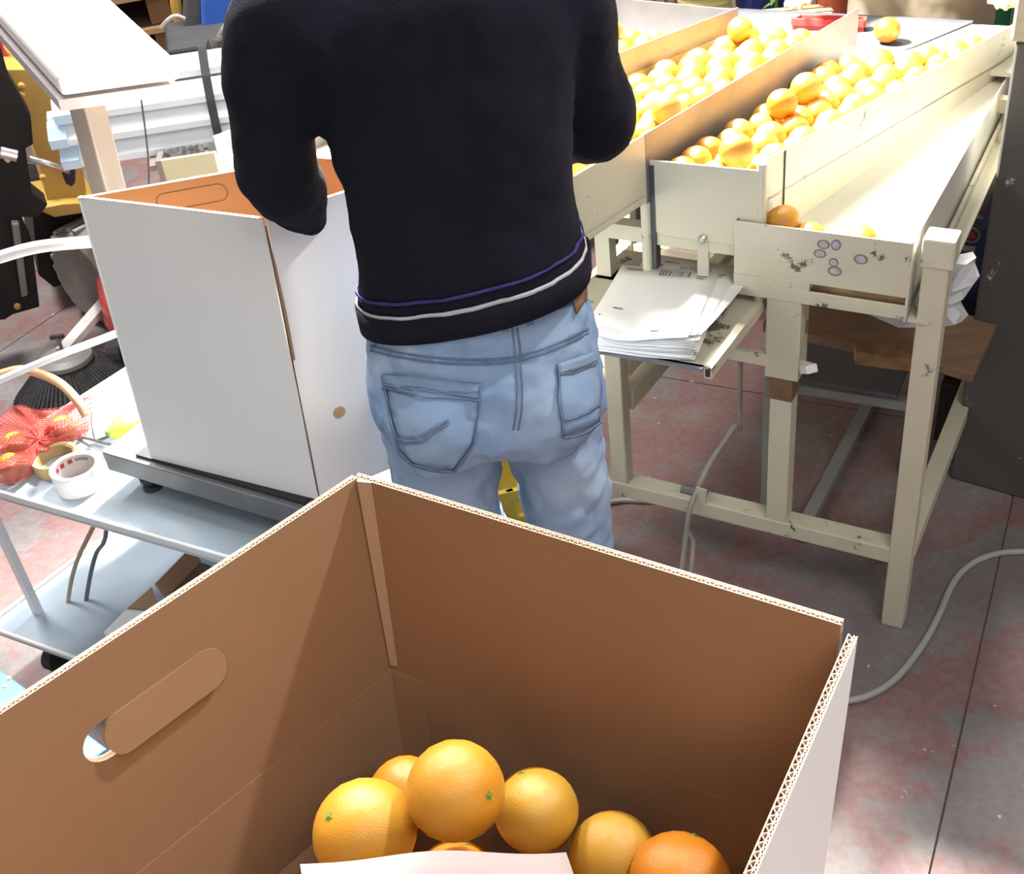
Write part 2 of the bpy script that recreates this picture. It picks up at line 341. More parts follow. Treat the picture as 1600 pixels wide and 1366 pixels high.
# chute floor, deep end at the front
fz = lambda y: 0.800+SL*y*0.3
ys = [-0.004, 0.3, 0.7, 1.15]
vs = []
for y in ys: vs += [Vector((lerp2(A0, A1, y)-0.005, y, fz(y))), Vector((lerp2(R0, R1, y), y, fz(y)))]
vs = vs+[v-Vector((0, 0, 0.004)) for v in vs]; mb = MB(); n = len(ys)*2
mb.add(vs, [(i*2, i*2+1, i*2+3, i*2+2) for i in range(3)]+[(n+i*2+2, n+i*2+3, n+i*2+1, n+i*2) for i in range(3)])
tpart('chute_floor', mb, CHUTE)
plate = tpart('front_plate', MB().box(-0.319, -0.018, -0.006, -0.002, 0.757, 0.858), CREAMW, bevel=0.001)
tpart('front_plate', MB().box(-0.319, -0.018, -0.007, -0.002, 0.716, 0.742), CREAMW, bevel=0.001)
tpart('slot_web', MB().box(-0.319, -0.182, -0.0065, -0.002, 0.742, 0.757), CREAMW)
tpart('slot_lining', MB().box(-0.182, -0.018, 0.012, 0.016, 0.730, 0.77), mat('lit slot', (0.5, 0.34, 0.18), 0.6, (0.3, 0.18, 0.08), 30, 0.5))  # warm bright colour stands in for the light inside the slot
tpart('chute_end', MB().prism([(-0.318, 0.0, 0.80), (-0.318, 0.0, 0.857), (-0.283, 0.012, 0.886), (-0.279, 0.014, 0.882), (-0.278, 0.014, 0.80)], (0, 0.003, 0)), STEEL)
for x, z, rx, rz, cm in [(-0.162, 0.836, 0.011, 0.0085, (0.36, 0.25, 0.2)), (-0.141, 0.838, 0.0085, 0.010, (0.26, 0.24, 0.4)), (-0.167, 0.818, 0.011, 0.008, (0.36, 0.22, 0.2)),
                          (-0.143, 0.805, 0.008, 0.008, (0.40, 0.34, 0.17)), (-0.140, 0.789, 0.012, 0.009, (0.14, 0.14, 0.17)), (-0.098, 0.818, 0.012, 0.009, (0.26, 0.26, 0.29))]:
    ring = lambda s, y: [Vector((x+rx*s*math.cos(2*PI*k/18), y, z+rz*s*math.sin(2*PI*k/18))) for k in range(18)]
    st = tpart('sticker', MB().loft([ring(1, -0.0062), ring(1, -0.0068)]), mat('sticker %.2f' % (x+z), (0.20, 0.19, 0.20), 0.4, (0.13, 0.12, 0.13), 90, 0.4), plate)
    tpart('sticker_print', MB().loft([ring(0.72, -0.0066), ring(0.72, -0.0071)]), mat('sticker ink %.2f' % (x+z), cm, 0.4, (0.5, 0.46, 0.44), 130, 0.5), plate)
rail('side_rail', R0, R1, 0.86, 0.15, 0.004, CHUTE, 1)
tpart('yellow_mark', MB().box(-0.0176, -0.0165, 0.002, 0.012, 0.745, 0.80), mat('yellow paint mark', (0.55, 0.5, 0.05), 0.5, (0.4, 0.36, 0.05), 30, 0.5))
tpart('angle_bar', MB().bar((0.004, -0.004, 0.715), (-0.012, 1.16, 0.70), 0.034, 0.006), CREAM)
tpart('angle_bar', MB().bar((-0.006, 0.04, 0.726), (-0.028, 1.16, 0.70), 0.008, 0.03), CREAMW)
# --- rail A, post and seam
railA = rail('divider_rail', A0, A1, 0.957, 0.165, 0.006, CREAM, -1)
ay = 0.10
tpart('rail_seam', MB().bar((lerp2(A0, A1, ay)+0.0015, ay, zr(0.957, ay)), (lerp2(A0, A1, ay)+0.0015, ay, 0.83), 0.002, 0.003, up=(0, 1, 0)), DARKST, railA)
tpart('post', MB().tube([(-0.276, 0.01, 0.70), (-0.276, 0.01, 0.962)], 0.009, 12), CREAM)
tpart('post', MB().tube([(-0.488, 0.0, 0.70), (-0.488, 0.0, 0.97)], 0.0095, 12), CREAMW)
tpart('post', MB().box(-0.478, -0.470, 0.0, 0.02, 0.70, 0.94), DARKST)
# --- middle trough front plate, bolt
mid = tpart('front_plate', MB().prism([(-0.480, 0.002, 0.815), (-0.482, 0.002, 0.949), (-0.280, 0.002, 0.951), (-0.280, 0.002, 0.832), (-0.32, 0.002, 0.808), (-0.455, 0.002, 0.806)], (0, 0.004, 0)), CREAM, bevel=0.001)
tpart('bolt', MB().lathe([(0.0, 0.004), (0.004, 0.004), (0.0085, 0.0), (0.0085, -0.004)], (-0.380, -0.002, 0.812), 16, (0, -1, 0)), CHROME)
tpart('hanger', MB().box(-0.392, -0.370, 0.004, 0.010, 0.72, 0.82), CREAMW, bevel=0.001)
def trough_floor(name, L0, L1, Q0, Q1, y0, y1, z0, m):
    v = [Vector((lerp2(L0, L1, y0), y0, zr(z0, y0))), Vector((lerp2(Q0, Q1, y0), y0, zr(z0, y0))), Vector((lerp2(Q0, Q1, y1), y1, zr(z0, y1))), Vector((lerp2(L0, L1, y1), y1, zr(z0, y1)))]
    dz = Vector((0, 0, -0.005)); tpart(name, MB().hexa([p+dz for p in v]+v), m)
FM, F2, F1 = 0.885, 0.900, 0.905
trough_floor('trough_floor', B0, B1, A0, A1, 0.006, 1.15, FM, CHUTE)
rail('divider_rail', (lerp2(B0, B1, -0.01), -0.01), B1, 1.0, 0.13, 0.004, STEEL, 1)
rail('side_panel', B0, (lerp2(B0, B1, -0.01), -0.01), 1.0, 0.118, 0.004, CREAM, 1)
tpart('panel_lip', MB().bar((lerp2(B0, B1, -0.25)+0.004, -0.25, 0.902), (lerp2(B0, B1, -0.02)+0.004, -0.02, 0.885), 0.006, 0.012), CREAMW)
trough_floor('trough_floor', C0, C1, B0, B1, -0.25, 1.0, F2, CHUTE)
rail('divider_rail', C0, C1, 1.0, 0.055, 0.004, STEEL, 1)
rail('rail_liner', (C0[0]+0.008, C0[1]), (C1[0]-0.03, 0.86), 0.958, 0.07, 0.006, mat('yellow liner', (0.50, 0.43, 0.20), 0.5, (0.44, 0.37, 0.16), 8, 0.6), 1)
D0, D1 = (-1.25, -0.25), (-1.05, 0.945)
trough_floor('trough_floor', D0, D1, C0, C1, -0.25, 1.0, F1, CHUTE)
rail('divider_rail', D0, D1, 1.0, 0.10, 0.004, STEEL, 1)
tpart('front_plate', MB().hexa([Vector(p) for p in [(-1.25, -0.256, 0.86), (B0[0], -0.256, 0.89), (B0[0], -0.25, 0.89), (-1.25, -0.25, 0.86), (-1.25, -0.256, 0.985), (B0[0], -0.256, 0.985), (B0[0], -0.25, 0.985), (-1.25, -0.25, 0.985)]]), CREAM)
tpart('rear_plate', MB().hexa([Vector(p) for p in [(-1.06, 0.95, 0.84), (-0.66, 0.95, 0.84), (-0.66, 0.955, 0.84), (-1.06, 0.955, 0.84), (-1.06, 0.95, 0.945), (-0.66, 0.95, 0.925), (-0.66, 0.955, 0.925), (-1.06, 0.955, 0.945)]]), BELT)
tpart('cross_bar', MB().bar((-1.2, 0.02, 0.80), (-0.30, 0.02, 0.80), 0.03, 0.03), CREAM)
tpart('cross_bar', MB().bar((-1.2, 1.07, 0.78), (0.02, 0.9, 0.76), 0.03, 0.03), CREAM)
tpart('post', MB().box(-0.60, -0.57, 0.01, 0.04, 0.66, 0.80), CREAM)
# --- conveyor belt across the far end
def tz(px, py, z): return TI @ atz(px, py, z)
bz = 0.812
q = [tz(1375, 94, bz), tz(1482, 50, bz), tz(1100, 6, bz), tz(900, -40, bz)]
bl = tz(1330, 93, bz); b3 = q[1]+(q[1]-q[0])*0.35
bd = (bl-q[0])
farL = Vector((-1.9, b3.y+0.05, bz)); nearL = Vector((-1.9, 1.02, bz))
belt = [Vector((q[0].x-0.12, 0.97, bz)), Vector((q[0].x, q[0].y, bz)), Vector((b3.x, b3.y, bz)), farL, nearL]
tpart('conveyor_belt', MB().prism(belt, (0, 0, -0.012)), BELT)
tpart('belt_edge', MB().bar(Vector((-1.9, b3.y+0.065, bz-0.03)), Vector((b3.x, b3.y+0.02, bz-0.03)), 0.03, 0.05), BELT)
tpart('belt_end_plate', MB().prism([Vector((q[0].x+0.002, q[0].y-0.004, bz-0.004)), Vector((q[0].x+0.3, q[0].y-0.02, bz-0.004)), Vector((b3.x+0.36, b3.y, bz-0.004)), Vector((b3.x+0.003, b3.y, bz-0.004))], (0, 0, -0.01)), CHUTE)
# --- paper shelf
SZ = 0.70
sp = [tz(925, 544, SZ), tz(1106, 575, SZ), tz(1196, 460, SZ), tz(1150, 416, SZ), tz(975, 390, SZ), tz(905, 450, SZ)]
sh = tpart('shelf_plate', MB().prism(sp, (0, 0, -0.004)), mat('worn shelf paint', (0.42, 0.39, 0.30), 0.5, (0.50, 0.47, 0.38), 6, 0.5, chips=(0.10, 0.085, 0.05), chipsize=9, chipcut=0.57, bump=0.05))
sd_ = (sp[1]-sp[0]).normalized(); dz_ = Vector((0, 0, -0.010))
tpart('shelf_rim', MB().bar(sp[1]+dz_, sp[2]+dz_, 0.014, 0.022), CREAMW)
tpart('shelf_rim', MB().bar(sp[0]+Vector((0, 0, -.003)), sp[1]-sd_*0.008+Vector((0, 0, -.003)), 0.012, 0.006), STEEL)
tpart('rim_end', MB().bar(sp[1]+dz_-Vector((0, 0.002, 0)), sp[1]+dz_+Vector((0, 0.004, 0)), 0.008, 0.014), RUBBER)
tpart('shelf_bracket', MB().bar(tp(1138, 550, -0.02), tp(1203, 562, 0.0), 0.012, 0.024), CREAM)
tpart('shelf_bracket', MB().bar((-0.58, 0.02, 0.685), sp[0].lerp(sp[1], .15)+Vector((0, .02, -.012)), 0.014, 0.016), CREAM)
# --- foot pedal linkage
PEDAL = mat('worn pedal paint', (0.30, 0.28, 0.23), 0.5, (0.20, 0.18, 0.15), 14, 0.5)
tpart('pedal_rod', MB().tube([tp(1157, 560, 0.16), tp(1156, 672, 0.16)], 0.0055, 8), PEDAL)
tpart('pedal_lever', MB().tube([tp(1150, 664, 0.15), tp(1110, 722, 0.08), tp(1086, 772, 0.02)], 0.007, 8), PEDAL)
tpart('pedal_pivot', MB().tube([tp(1083, 768, 0.025)-Vector((0.025, 0, 0)), tp(1083, 768, 0.025)+Vector((0.03, 0, 0))], 0.012, 12), STEEL)
tpart('pedal_bracket', MB().bar(tp(1096, 764, 0.0), tp(1094, 786, 0.0), 0.006, 0.024), CREAMW)
tpart('pedal_arm', MB().tube(bez([tp(1087, 770, 0.0), tp(1077, 800, -0.03), tp(1070, 850, -0.06), tp(1064, 900, -0.10)]), 0.0055, 8), PEDAL)
tpart('pedal_arm', MB().tube(bez([tp(1078, 832, -0.02), tp(1083, 850, -0.05), tp(1079, 900, -0.10)]), 0.005, 8), PEDAL)
# wing nut on the middle leg
tpart('clamp_nut', MB().bar(tl(-0.185, 0.0, 0.700-0.12), tl(-0.165, -0.02, 0.715-0.12), 0.022, 0.016), PLASTW, bevel=0.002)
tpart('clamp_nut', MB().tube([tl(-0.206, 0.012, 0.584), tl(-0.17, 0.0, 0.588)], 0.006, 8), CREAM)

# ---- things stored under the table
def under(px, py, z): return atz(px, py, z)
z = 0.43
P = [tz(1192, 505, z), tz(1290, 528, z), tz(1430, 556, z), tz(1520, 585, z), tz(1560, 500, z), tz(1225, 440, z)]
bd = thing('wooden_board', 'brown wooden board with a splintered front edge under the front chute', 'board', ptw(*P[0]))
obj('plank', MB().prism([TM @ p for p in P], (0, 0, -0.022)), WOOD, bd, bevel=0.002)
spl = [tz(1335, 538, z+0.001), tz(1395, 533, z+0.001), tz(1430, 550, z+0.001), tz(1432, 562, z+0.001), tz(1380, 556, z+0.001), tz(1338, 550, z+0.001)]
obj('splintered_edge', MB().prism([TM @ p for p in spl], (0, 0, -0.030)), RAWWOOD, bd)
z = 0.26
P = [tz(1228, 588, z), tz(1402, 618, z), tz(1428, 552, z), tz(1240, 520, z)]
tag(obj('grey_panel', MB().prism([TM @ p for p in P], (0, 0, -0.012)), GREYB, bevel=0.002), 'dark grey sheet lying on a rail low under the table', 'panel')
fr = thing('support_rail', 'pale steel rail carrying the dark grey sheet under the table', 'rail', atz(1230, 600, 0.23))
obj('rail_bar', MB().bar(atz(1215, 598, 0.235), atz(1425, 632, 0.235), 0.03, 0.022), mat('dull rail paint', (0.27, 0.27, 0.25), 0.6, (0.22, 0.22, 0.2), 8, 0.5), fr)
for px, py in ((1222, 600), (1420, 632)):
    p = atz(px, py, 0.225)+Vector((0.02, 0.03, 0)); obj('rail_leg', MB().box(p.x-0.012, p.x+0.012, p.y-0.012, p.y+0.012, 0, 0.226), STEEL, fr)
# crumpled plastic bag hanging at the chute's right side
def crumple(px_poly, dz, c, seed, thick):
    rnd = random.Random(seed)
    return [c+Vector((rnd.uniform(-1, 1), rnd.uniform(-1, 1), rnd.uniform(-1, 1)))*thick for _ in px_poly]
bagc = ptw(0.05, 0.22, 0.0)
rnd = random.Random(3)
mb = MB(); nu, nv = 16, 12
outl = [(1445, 480), (1450, 440), (1478, 420), (1500, 398), (1524, 400), (1520, 415), (1536, 426), (1515, 455), (1494, 470), (1511, 493), (1505, 508), (1470, 505), (1400, 507), (1348, 492), (1352, 486), (1400, 492)]
pl = [onp(px, py, ptw(0.03, 0.25, 0), tuple(TM.to_3x3() @ Vector((0, 1, 0)))) for px, py in outl]
ctr = sum(pl, Vector())/len(pl); yd = TM.to_3x3() @ Vector((0, 1, 0))
rings = []
for s, off in ((0.05, -0.035), (0.55, -0.03), (0.85, -0.018), (1.0, 0.0), (0.8, 0.02), (0.5, 0.03), (0.05, 0.033)):
    rings.append([ctr+(p-ctr)*s*(1+rnd.uniform(-.08, .08)) + yd*(off+rnd.uniform(-.014, .014)) + Vector((0, 0, rnd.uniform(-.01, .01))) for p in pl])
bagp = obj('plastic_bag', MB().loft(rings), BAGP); tag(bagp, 'crumpled pale plastic bag beside the right leg of the table', 'plastic bag')
# printed cartons beyond the right leg
def carton_at(name, label, px0, px1, ytop, ybot, dep, m, th=0.22):
    a = atd(px0, ytop, dep); n = Vector((math.sin(PS), -math.cos(PS), 0)); n = -(TM.to_3x3() @ Vector((0, 1, 0)))
    a = onp(px0, ytop, a, tuple(n)); b = onp(px1, ytop, a, tuple(n)); zb = onp(px0, ybot, a, tuple(n)).z
    d = Vector((b.x-a.x, b.y-a.y, 0)); b = a+d
    root = thing(name, label, 'carton', (a.x, a.y, zb))
    obj('body', MB().prism([Vector((a.x, a.y, zb)), Vector((b.x, b.y, zb)), b, a], -n*th), m, root, bevel=0.002)
    return root, a, b, zb, n
r_, a, b, zb, n = carton_at('fruit_carton', 'blue carton with a round red and yellow emblem behind the table leg', 1462, 1562, 348, 520, 2.62, mat('blue print', (0.012, 0.02, 0.07), 0.5, (0.016, 0.026, 0.09), 10, 0.5))
def disc(c, r, n, m, name, par, off=0.001):
    obj(name, MB().lathe([(r, 0), (r, 0.0012)], c+n*off, 24, n), m, par)
ec = onp(1518, 367, a, tuple(n)); k = 2.62/F
disc(ec, 13*k, n, mat('emblem yellow', (0.45, 0.36, 0.12), 0.5, (0.35, 0.28, 0.1), 40, 0.4), 'emblem', r_)
disc(ec, 11*k, n, mat('emblem navy', (0.02, 0.03, 0.08), 0.5, (0.03, 0.04, 0.1), 40, 0.4), 'emblem_field', r_, 0.0016)
ec2 = ec+n*0.003
zz = Vector((0, 0, 1)); xx = (b-a).normalized(); u = 7*k
RED = mat('emblem red', (0.42, 0.02, 0.015), 0.5, (0.3, 0.015, 0.01), 40, 0.4)
obj('emblem_motif', MB().prism([ec2+xx*u*sx+zz*u*sy for sx, sy in ((-1, -.6), (1, -.6), (1, .2), (.6, .2), (.5, .8), (-.1, .8), (-.3, .3), (-1, .2))], n*0.001), RED, r_)
c1 = onp(1504, 392, a, tuple(n)); obj('print_strip', MB().prism([c1, c1+xx*0.026, c1+xx*0.026+zz*0.014, c1+zz*0.014], n*0.001), mat('pale print', (0.35, 0.35, 0.36), 0.5, (0.2, 0.2, 0.22), 60, 0.4), r_)
topz = a.z
r2_, a2, b2, zb2, n2 = carton_at('fruit_carton', 'upper carton with brown fruit printed on its side behind the chute', 1455, 1540, 285, 346, 2.62, mat('fruit print', (0.20, 0.07, 0.045), 0.5, (0.42, 0.27, 0.18), 45, 0.35))
c1 = onp(1503, 345, a2, tuple(n2)); obj('print_strip', MB().prism([c1, c1+xx*0.045, c1+xx*0.045+zz*0.018, c1+zz*0.018], n2*0.001), mat('pale print', (0.35, 0.35, 0.36)), r2_)
for i, (px0, px1, yt, yb) in enumerate(((1470, 1530, 500, 585), (1470, 1525, 600, 690))):
    lab = ('dark crate just behind the splintered board end', 'lower dark crate near the floor by the pillar')[i]
    r_, a, b, zb, n = carton_at('dark_crate', lab, px0, px1, yt, yb, 2.66+0.05*i, mat('dark crate', (0.035, 0.022, 0.018), 0.6, (0.02, 0.014, 0.012), 14, 0.5))
    r_['category'] = 'crate'

# ---- paper sheets on the shelf
SHZ = SZ+0.001
PC = tz(1032, 475, SZ+0.03); pax = tz(1090, 545, SZ)-tz(935, 515, SZ); pay = tz(1140, 432, SZ)-tz(1090, 545, SZ); PROT = math.atan2(pay.y, pay.x)-PI/2; PL = pay.length; PW = pax.length
def sheet(i, x, y, rot, zb, lift, lab, print_=False, wd=None, ln=None):
    wd = PW*0.98; ln = PL*0.98; R = Matrix.Rotation(rot, 3, 'Z'); rn = random.Random(i*7+1); ph = rn.uniform(0, 6)
    def fn(u, v):
        px = (u-0.5)*wd; py = (v-0.5)*ln
        zz_ = zb + lift*((1-v)**3)*(-0.2+1.2*abs(u-0.4)) + 0.0015*math.sin(6*u+ph)*(1-v)
        p = R @ Vector((px, py, 0)); return TM @ Vector((x+p.x, y+p.y, zz_))
    root = obj('paper_sheet', MB().grid(fn, 6, 6), PAPER, smooth=True, solid=0.0009)
    tag(root, lab, 'paper', 'sheets stacked on the shelf')
    I = root.location
    if print_:
        mbs = MB(); rn2 = random.Random(5)
        def quad(u0, u1, v0, v1):
            pts = [fn(u0, v0), fn(u1, v0), fn(u1, v1), fn(u0, v1)]; zz_ = Vector((0, 0, 0.0012))
            mbs.add([p+zz_ for p in pts], [(0, 1, 2, 3)])
        u_ = 0.42
        while u_ < 0.72:
            wv = rn2.choice([0.006, 0.01, 0.018]); quad(u_, u_+wv, 0.88, 0.96); u_ += wv+rn2.choice([0.006, 0.012, 0.02])
        quad(0.08, 0.24, 0.93, 0.955); quad(0.80, 0.9, 0.90, 0.915); quad(0.80, 0.88, 0.87, 0.882)
        quad(0.06, 0.16, 0.25, 0.27); quad(0.62, 0.70, 0.10, 0.115)
        obj('barcode_print', mbs, INK, root)
    return root
NS = 20
for i in range(NS):
    lab = 'white paper sheet within the stack on the shelf'
    px = PC.x+random.uniform(-0.005, 0.005); py = PC.y+random.uniform(-0.005, 0.005); rt_ = PROT+random.uniform(-0.04, 0.04)
    if i == NS-1: lab = 'topmost white printed sheet of the stack on the shelf'; px -= 0.012; py -= 0.012
    if i == NS-2: lab = 'sheet with a bar code sticking out below the topmost sheet'; px += 0.012; py += 0.016; rt_ = PROT-0.08
    if i == NS-3: lab = 'sheet with a bar code reaching farthest towards the table'; px += 0.028; py += 0.03; rt_ = PROT-0.16
    sheet(i, px, py, rt_, SHZ+0.001+i*0.0018, 0.004+i*0.0012, lab, i >= NS-3)

# ================================================================== ORANGES
def orange_mesh(name, m, r=1.0, seg=20, rings=14, seed=0):
    mb = MB(); rn = random.Random(seed); prof = []
    for i in range(rings+1):
        t = PI*i/rings; z = -math.cos(t); rr = math.sin(t)
        if i == rings: z -= 0.03
        prof.append((max(rr, 0.0008)*r, z*r*0.96))
    vs = []
    for k, (rr, z) in enumerate(prof):
        for j in range(seg):
            a = 2*PI*j/seg; w_ = 1+0.012*math.sin(2*a+seed)+0.01*math.sin(3*a+seed*2)
            vs.append((rr*w_*math.cos(a), rr*w_*math.sin(a), z))
    fs = [(i*seg+k, i*seg+(k+1) % seg, (i+1)*seg+(k+1) % seg, (i+1)*seg+k) for i in range(rings) for k in range(seg)]
    me = bpy.data.meshes.new(name); me.from_pydata(vs, [], fs); me.materials.append(m)
    for p in me.polygons: p.use_smooth = True
    return me
def stem_mesh(r):
    mb = MB(); pts = []
    for k in range(10):
        a = 2*PI*k/10; rr = r*(0.10 if k % 2 else 0.055); pts.append(Vector((rr*math.cos(a), rr*math.sin(a), 0)))
    mb.prism(pts, (0, 0, r*0.025)); mb.lathe([(r*0.035, 0.0), (r*0.03, r*0.05), (0.0005, r*0.055)], (0, 0, 0), 8)
    me = bpy.data.meshes.new('stem'); me.from_pydata([tuple(v) for v in mb.v], [], mb.f); me.materials.append(GREENL); return me
OM = [orange_mesh('orange', OR_A, 1, seed=1), orange_mesh('orange', OR_B, 1, seed=2), orange_mesh('orange', OR_Y, 1, seed=3), orange_mesh('orange', OR_D, 1, seed=4)]
STEM = stem_mesh(1.0)
def orange(p, r, label, group, kind=None, stem=None, parent=None):
    me = OM[random.choice([0, 0, 1, 2, 2]) if kind is None else kind]
    o = bpy.data.objects.new('orange', me); COL.objects.link(o)
    o.location = p; o.scale = (r, r, r*random.uniform(0.97, 1.03))
    if stem is None: o.rotation_euler = (random.uniform(0, 6), random.uniform(0, 6), random.uniform(0, 6))
    else:
        o.rotation_euler = Vector((0, 0, 1)).rotation_difference(Vector(stem)).to_euler()
    o['label'] = label; o['category'] = 'orange'
    if group: o['group'] = group
    if stem is not None:
        s = bpy.data.objects.new('stem', STEM); COL.objects.link(s); s.parent = o; s.location = (0, 0, 0.925)
    return o
def fill(L0, L1, Q0, Q1, y0, y1, z0, r, label, group, p2, keep=lambda x, y, t: True, seed=1, m0=0.006):
    rn = random.Random(seed); d = 2*r*1.02; y = y0+r; row = 0; lay = []
    while y < y1:
        xl = lerp2(L0, L1, y)+m0+r; xr = lerp2(Q0, Q1, y)-m0-r
        k = max(1, int((xr-xl)/d+1)); extra = (xr-xl)-(k-1)*d
        x = xl+extra*(rn.random() if row % 2 else rn.random()*0.4) if k > 1 else (xl+xr)/2
        if row % 2 and k > 1: x = min(xl+d/2, xl+extra) if extra < d/2 else xl+d/2*rn.uniform(.9, 1)
        while x <= xr+1e-4:
            t = (x-xl)/max(1e-6, xr-xl); jx = 0
            if keep(x, y, t): lay.append((x, y, t)); 
            x += d
        y += d*0.90; row += 1
    top = []
    for x, y, t in lay:
        orange(ptw(x, y, zr(z0, y)+r*0.99), r*rn.uniform(0.95, 1.03), label, group)
    for x, y, t in lay:
        xx_, yy_ = x+d*0.5, y+d*0.30
        if xx_ > lerp2(Q0, Q1, yy_)-r: continue
        near = [q for q in lay if abs(q[0]-xx_) < d*0.85 and abs(q[1]-yy_) < d*0.85]
        if len(near) >= 3 and rn.random() < p2(x, y, t) and all((q[0]-xx_)**2+(q[1]-yy_)**2 > (d*0.98)**2 for q in top):
            top.append((xx_, yy_)); orange(ptw(xx_, yy_, zr(z0, yy_)+r+r*1.42), r*rn.uniform(0.95, 1.03), label, group)
RO = 0.031
fill(B0, B1, A0, A1, 0.012, 1.08, FM, RO, 'orange heaped in the trough right behind the middle front plate', 'oranges in the middle trough',
     lambda x, y, t: 0.06 if y > .1 else .2, lambda x, y, t: y < 0.82+0.28*t*t, 3)
fill(C0, C1, B0, B1, -0.24, 0.96, F2, RO, "orange in the trough under the worker's right arm", 'oranges in the second trough',
     lambda x, y, t: 0.15, lambda x, y, t: True, 5)
fill(D0, D1, C0, C1, 0.0, 0.86, F1, RO, 'pale lit fruit in the farthest trough beside the grey rail', 'fruit in the farthest trough',
     lambda x, y, t: 0.15, lambda x, y, t: True, 8)
orange(atz(1386, 47, bz+RO), RO*1.0, 'single orange standing apart on the grey conveyor belt', None, 1, (0.5, 0.3, 0.8))
ordn = [(-0.246, 0.036, 'orange at the left corner of the white front chute'), (-0.196, 0.030, 'middle orange of three at the lip of the front chute'), (-0.108, 0.032, 'rightmost of three oranges at the lip of the front chute')]
for i, (x, y, lab) in enumerate(ordn):
    rr = (0.031, 0.027, 0.029)[i]
    orange(ptw(x, y, 0.802+rr+(0.012 if i == 0 else -0.001)), rr, lab, None, 0)
# ================================================================== FRONT CARTON
def wall_panel(root, tl_, tr_, bl_, br_, inward, name, per=0.0075, th=0.0072, rim=0.012, slot=None, flute=True):
    """double-wall corrugated board: tl,tr top corners, bl,br bottom corners on the inner face; inward = unit normal to inside"""
    n = -Vector(inward).normalized()          # outward
    def P(u, v, d): # u along, v down, d outward depth
        a = tl_.lerp(tr_, u); b = bl_.lerp(br_, u); return a.lerp(b, v)+n*d
    H = ((bl_-tl_).length+(br_-tr_).length)/2; W = (tr_-tl_).length; vr = rim/H
    t = 0.0008
    def sheet_(d0, d1, v0, v1, nm, m, par):
        if slot and nm in ('inner_face', 'outer_face', 'core'):
            u0, u1, s0, s1 = slot; N = 28
            cu, cv = (u0+u1)/2, (s0+s1)/2; hr = (s1-s0)/2; hu = hr*H/W
            hole = []
            for k in range(12): a_ = -PI/2+PI*k/11; hole.append((u1-hu+hu*math.cos(a_), cv+hr*math.sin(a_)))
            for k in range(1, 8): hole.append((u1-hu+(u0+hu-u1+hu)*k/8, cv+hr))
            for k in range(12): a_ = PI/2+PI*k/11; hole.append((u0+hu+hu*math.cos(a_), cv+hr*math.sin(a_)))
            for k in range(1, 8): hole.append((u0+hu+(u1-hu-u0-hu)*k/8, cv-hr))
            N = len(hole)
            rect = []
            for (hu_, hv_) in hole:   # radial map to the panel outline
                dx, dy = hu_-cu, hv_-cv; tt = min((1-cu)/dx if dx > 1e-9 else ((-cu)/dx if dx < -1e-9 else 1e9), ((v1-cv)/dy if dy > 1e-9 else ((v0-cv)/dy if dy < -1e-9 else 1e9)))
                rect.append((cu+dx*tt, cv+dy*tt))
            mb = MB(); fs = []
            # insert true corners
            vs = [P(*h, d0) for h in hole]+[P(*r, d0) for r in rect]+[P(*h, d1) for h in hole]+[P(*r, d1) for r in rect]
            cs = [(0, v0), (1, v0), (1, v1), (0, v1)]; kk = len(vs); vs += [P(*c, d0) for c in cs]+[P(*c, d1) for c in cs]
            def side(p):
                if abs(p[0]-1) < 1e-6: return 1
                if abs(p[0]) < 1e-6: return 3
                return 2 if abs(p[1]-v1) < 1e-6 else 0
            for k in range(N):
                j = (k+1) % N; f0 = [k, j, N+j, N+k]; f1 = [2*N+k, 2*N+j, 3*N+j, 3*N+k]
                sa, sb = side(rect[k]), side(rect[j])
                if sa != sb:
                    ci = {(1, 2): 2, (2, 1): 2, (2, 3): 3, (3, 2): 3, (3, 0): 0, (0, 3): 0, (0, 1): 1, (1, 0): 1}[(sa, sb)]
                    f0.insert(3, kk+ci); f1.insert(3, kk+4+ci)
                fs += [tuple(f0), tuple(reversed(f1)), (k, j, 2*N+j, 2*N+k)]
            mb.add(vs, fs)
            return obj(nm, mb, m, par)
        c = [P(0, v0, d0), P(1, v0, d0), P(1, v1, d0), P(0, v1, d0)]; e_ = [P(0, v0, d1), P(1, v0, d1), P(1, v1, d1), P(0, v1, d1)]
        return obj(nm, MB().hexa(c+e_), m, par)
    inner = sheet_(0, t, 0, 1, 'inner_face', KRAFT, root)
    sheet_(th-t, th, 0, 1, 'outer_face', CARTON, root)
    sheet_(t, th-t, vr, 1, 'core', mat('shaded flute paper', (0.16, 0.09, 0.05), 0.9, (0.12, 0.07, 0.04), 60, 0.6), root)  # darker than the flutes: shade of the rim cavity put into the colour
    # raw edges of the liners
    for d0, d1 in ((-0.0001, t), (th-t, th+0.0001), (th*0.56, th*0.56+t)):
        c = [P(0, -0.0006, d0), P(1, -0.0006, d0), P(1, vr*0.9 if d0 > th*.5 and d0 < th*.6 else 0.0002, d0), P(0, vr*0.9 if d0 > th*.5 and d0 < th*.6 else 0.0002, d0)]
        e_ = [p+n*(d1-d0) for p in c]
        obj('liner_edge', MB().hexa(c+e_), KEDGE, root)
    if flute:
        for d0, d1, pr in ((t, th*0.56, per), (th*0.56+t, th-t, per*0.72)):
            k = int(W/pr); mb = MB(); q = 0.0005
            pts = []
            for i in range(k*6+1):
                u = i/(k*6); d = d0+(d1-d0)*(0.5-0.5*math.cos(2*PI*i/6)); pts.append((u, d))
            top = [P(u, 0, d) for u, d in pts]; bot = [P(u, vr, d) for u, d in pts]
            m_ = len(pts); mb.add(top+bot, [(i, i+1, m_+i+1, m_+i) for i in range(m_-1)])
            obj('flute', mb, KEDGE, root, solid=0.0007, kind='stuff')
    return inner
zt = 1.10
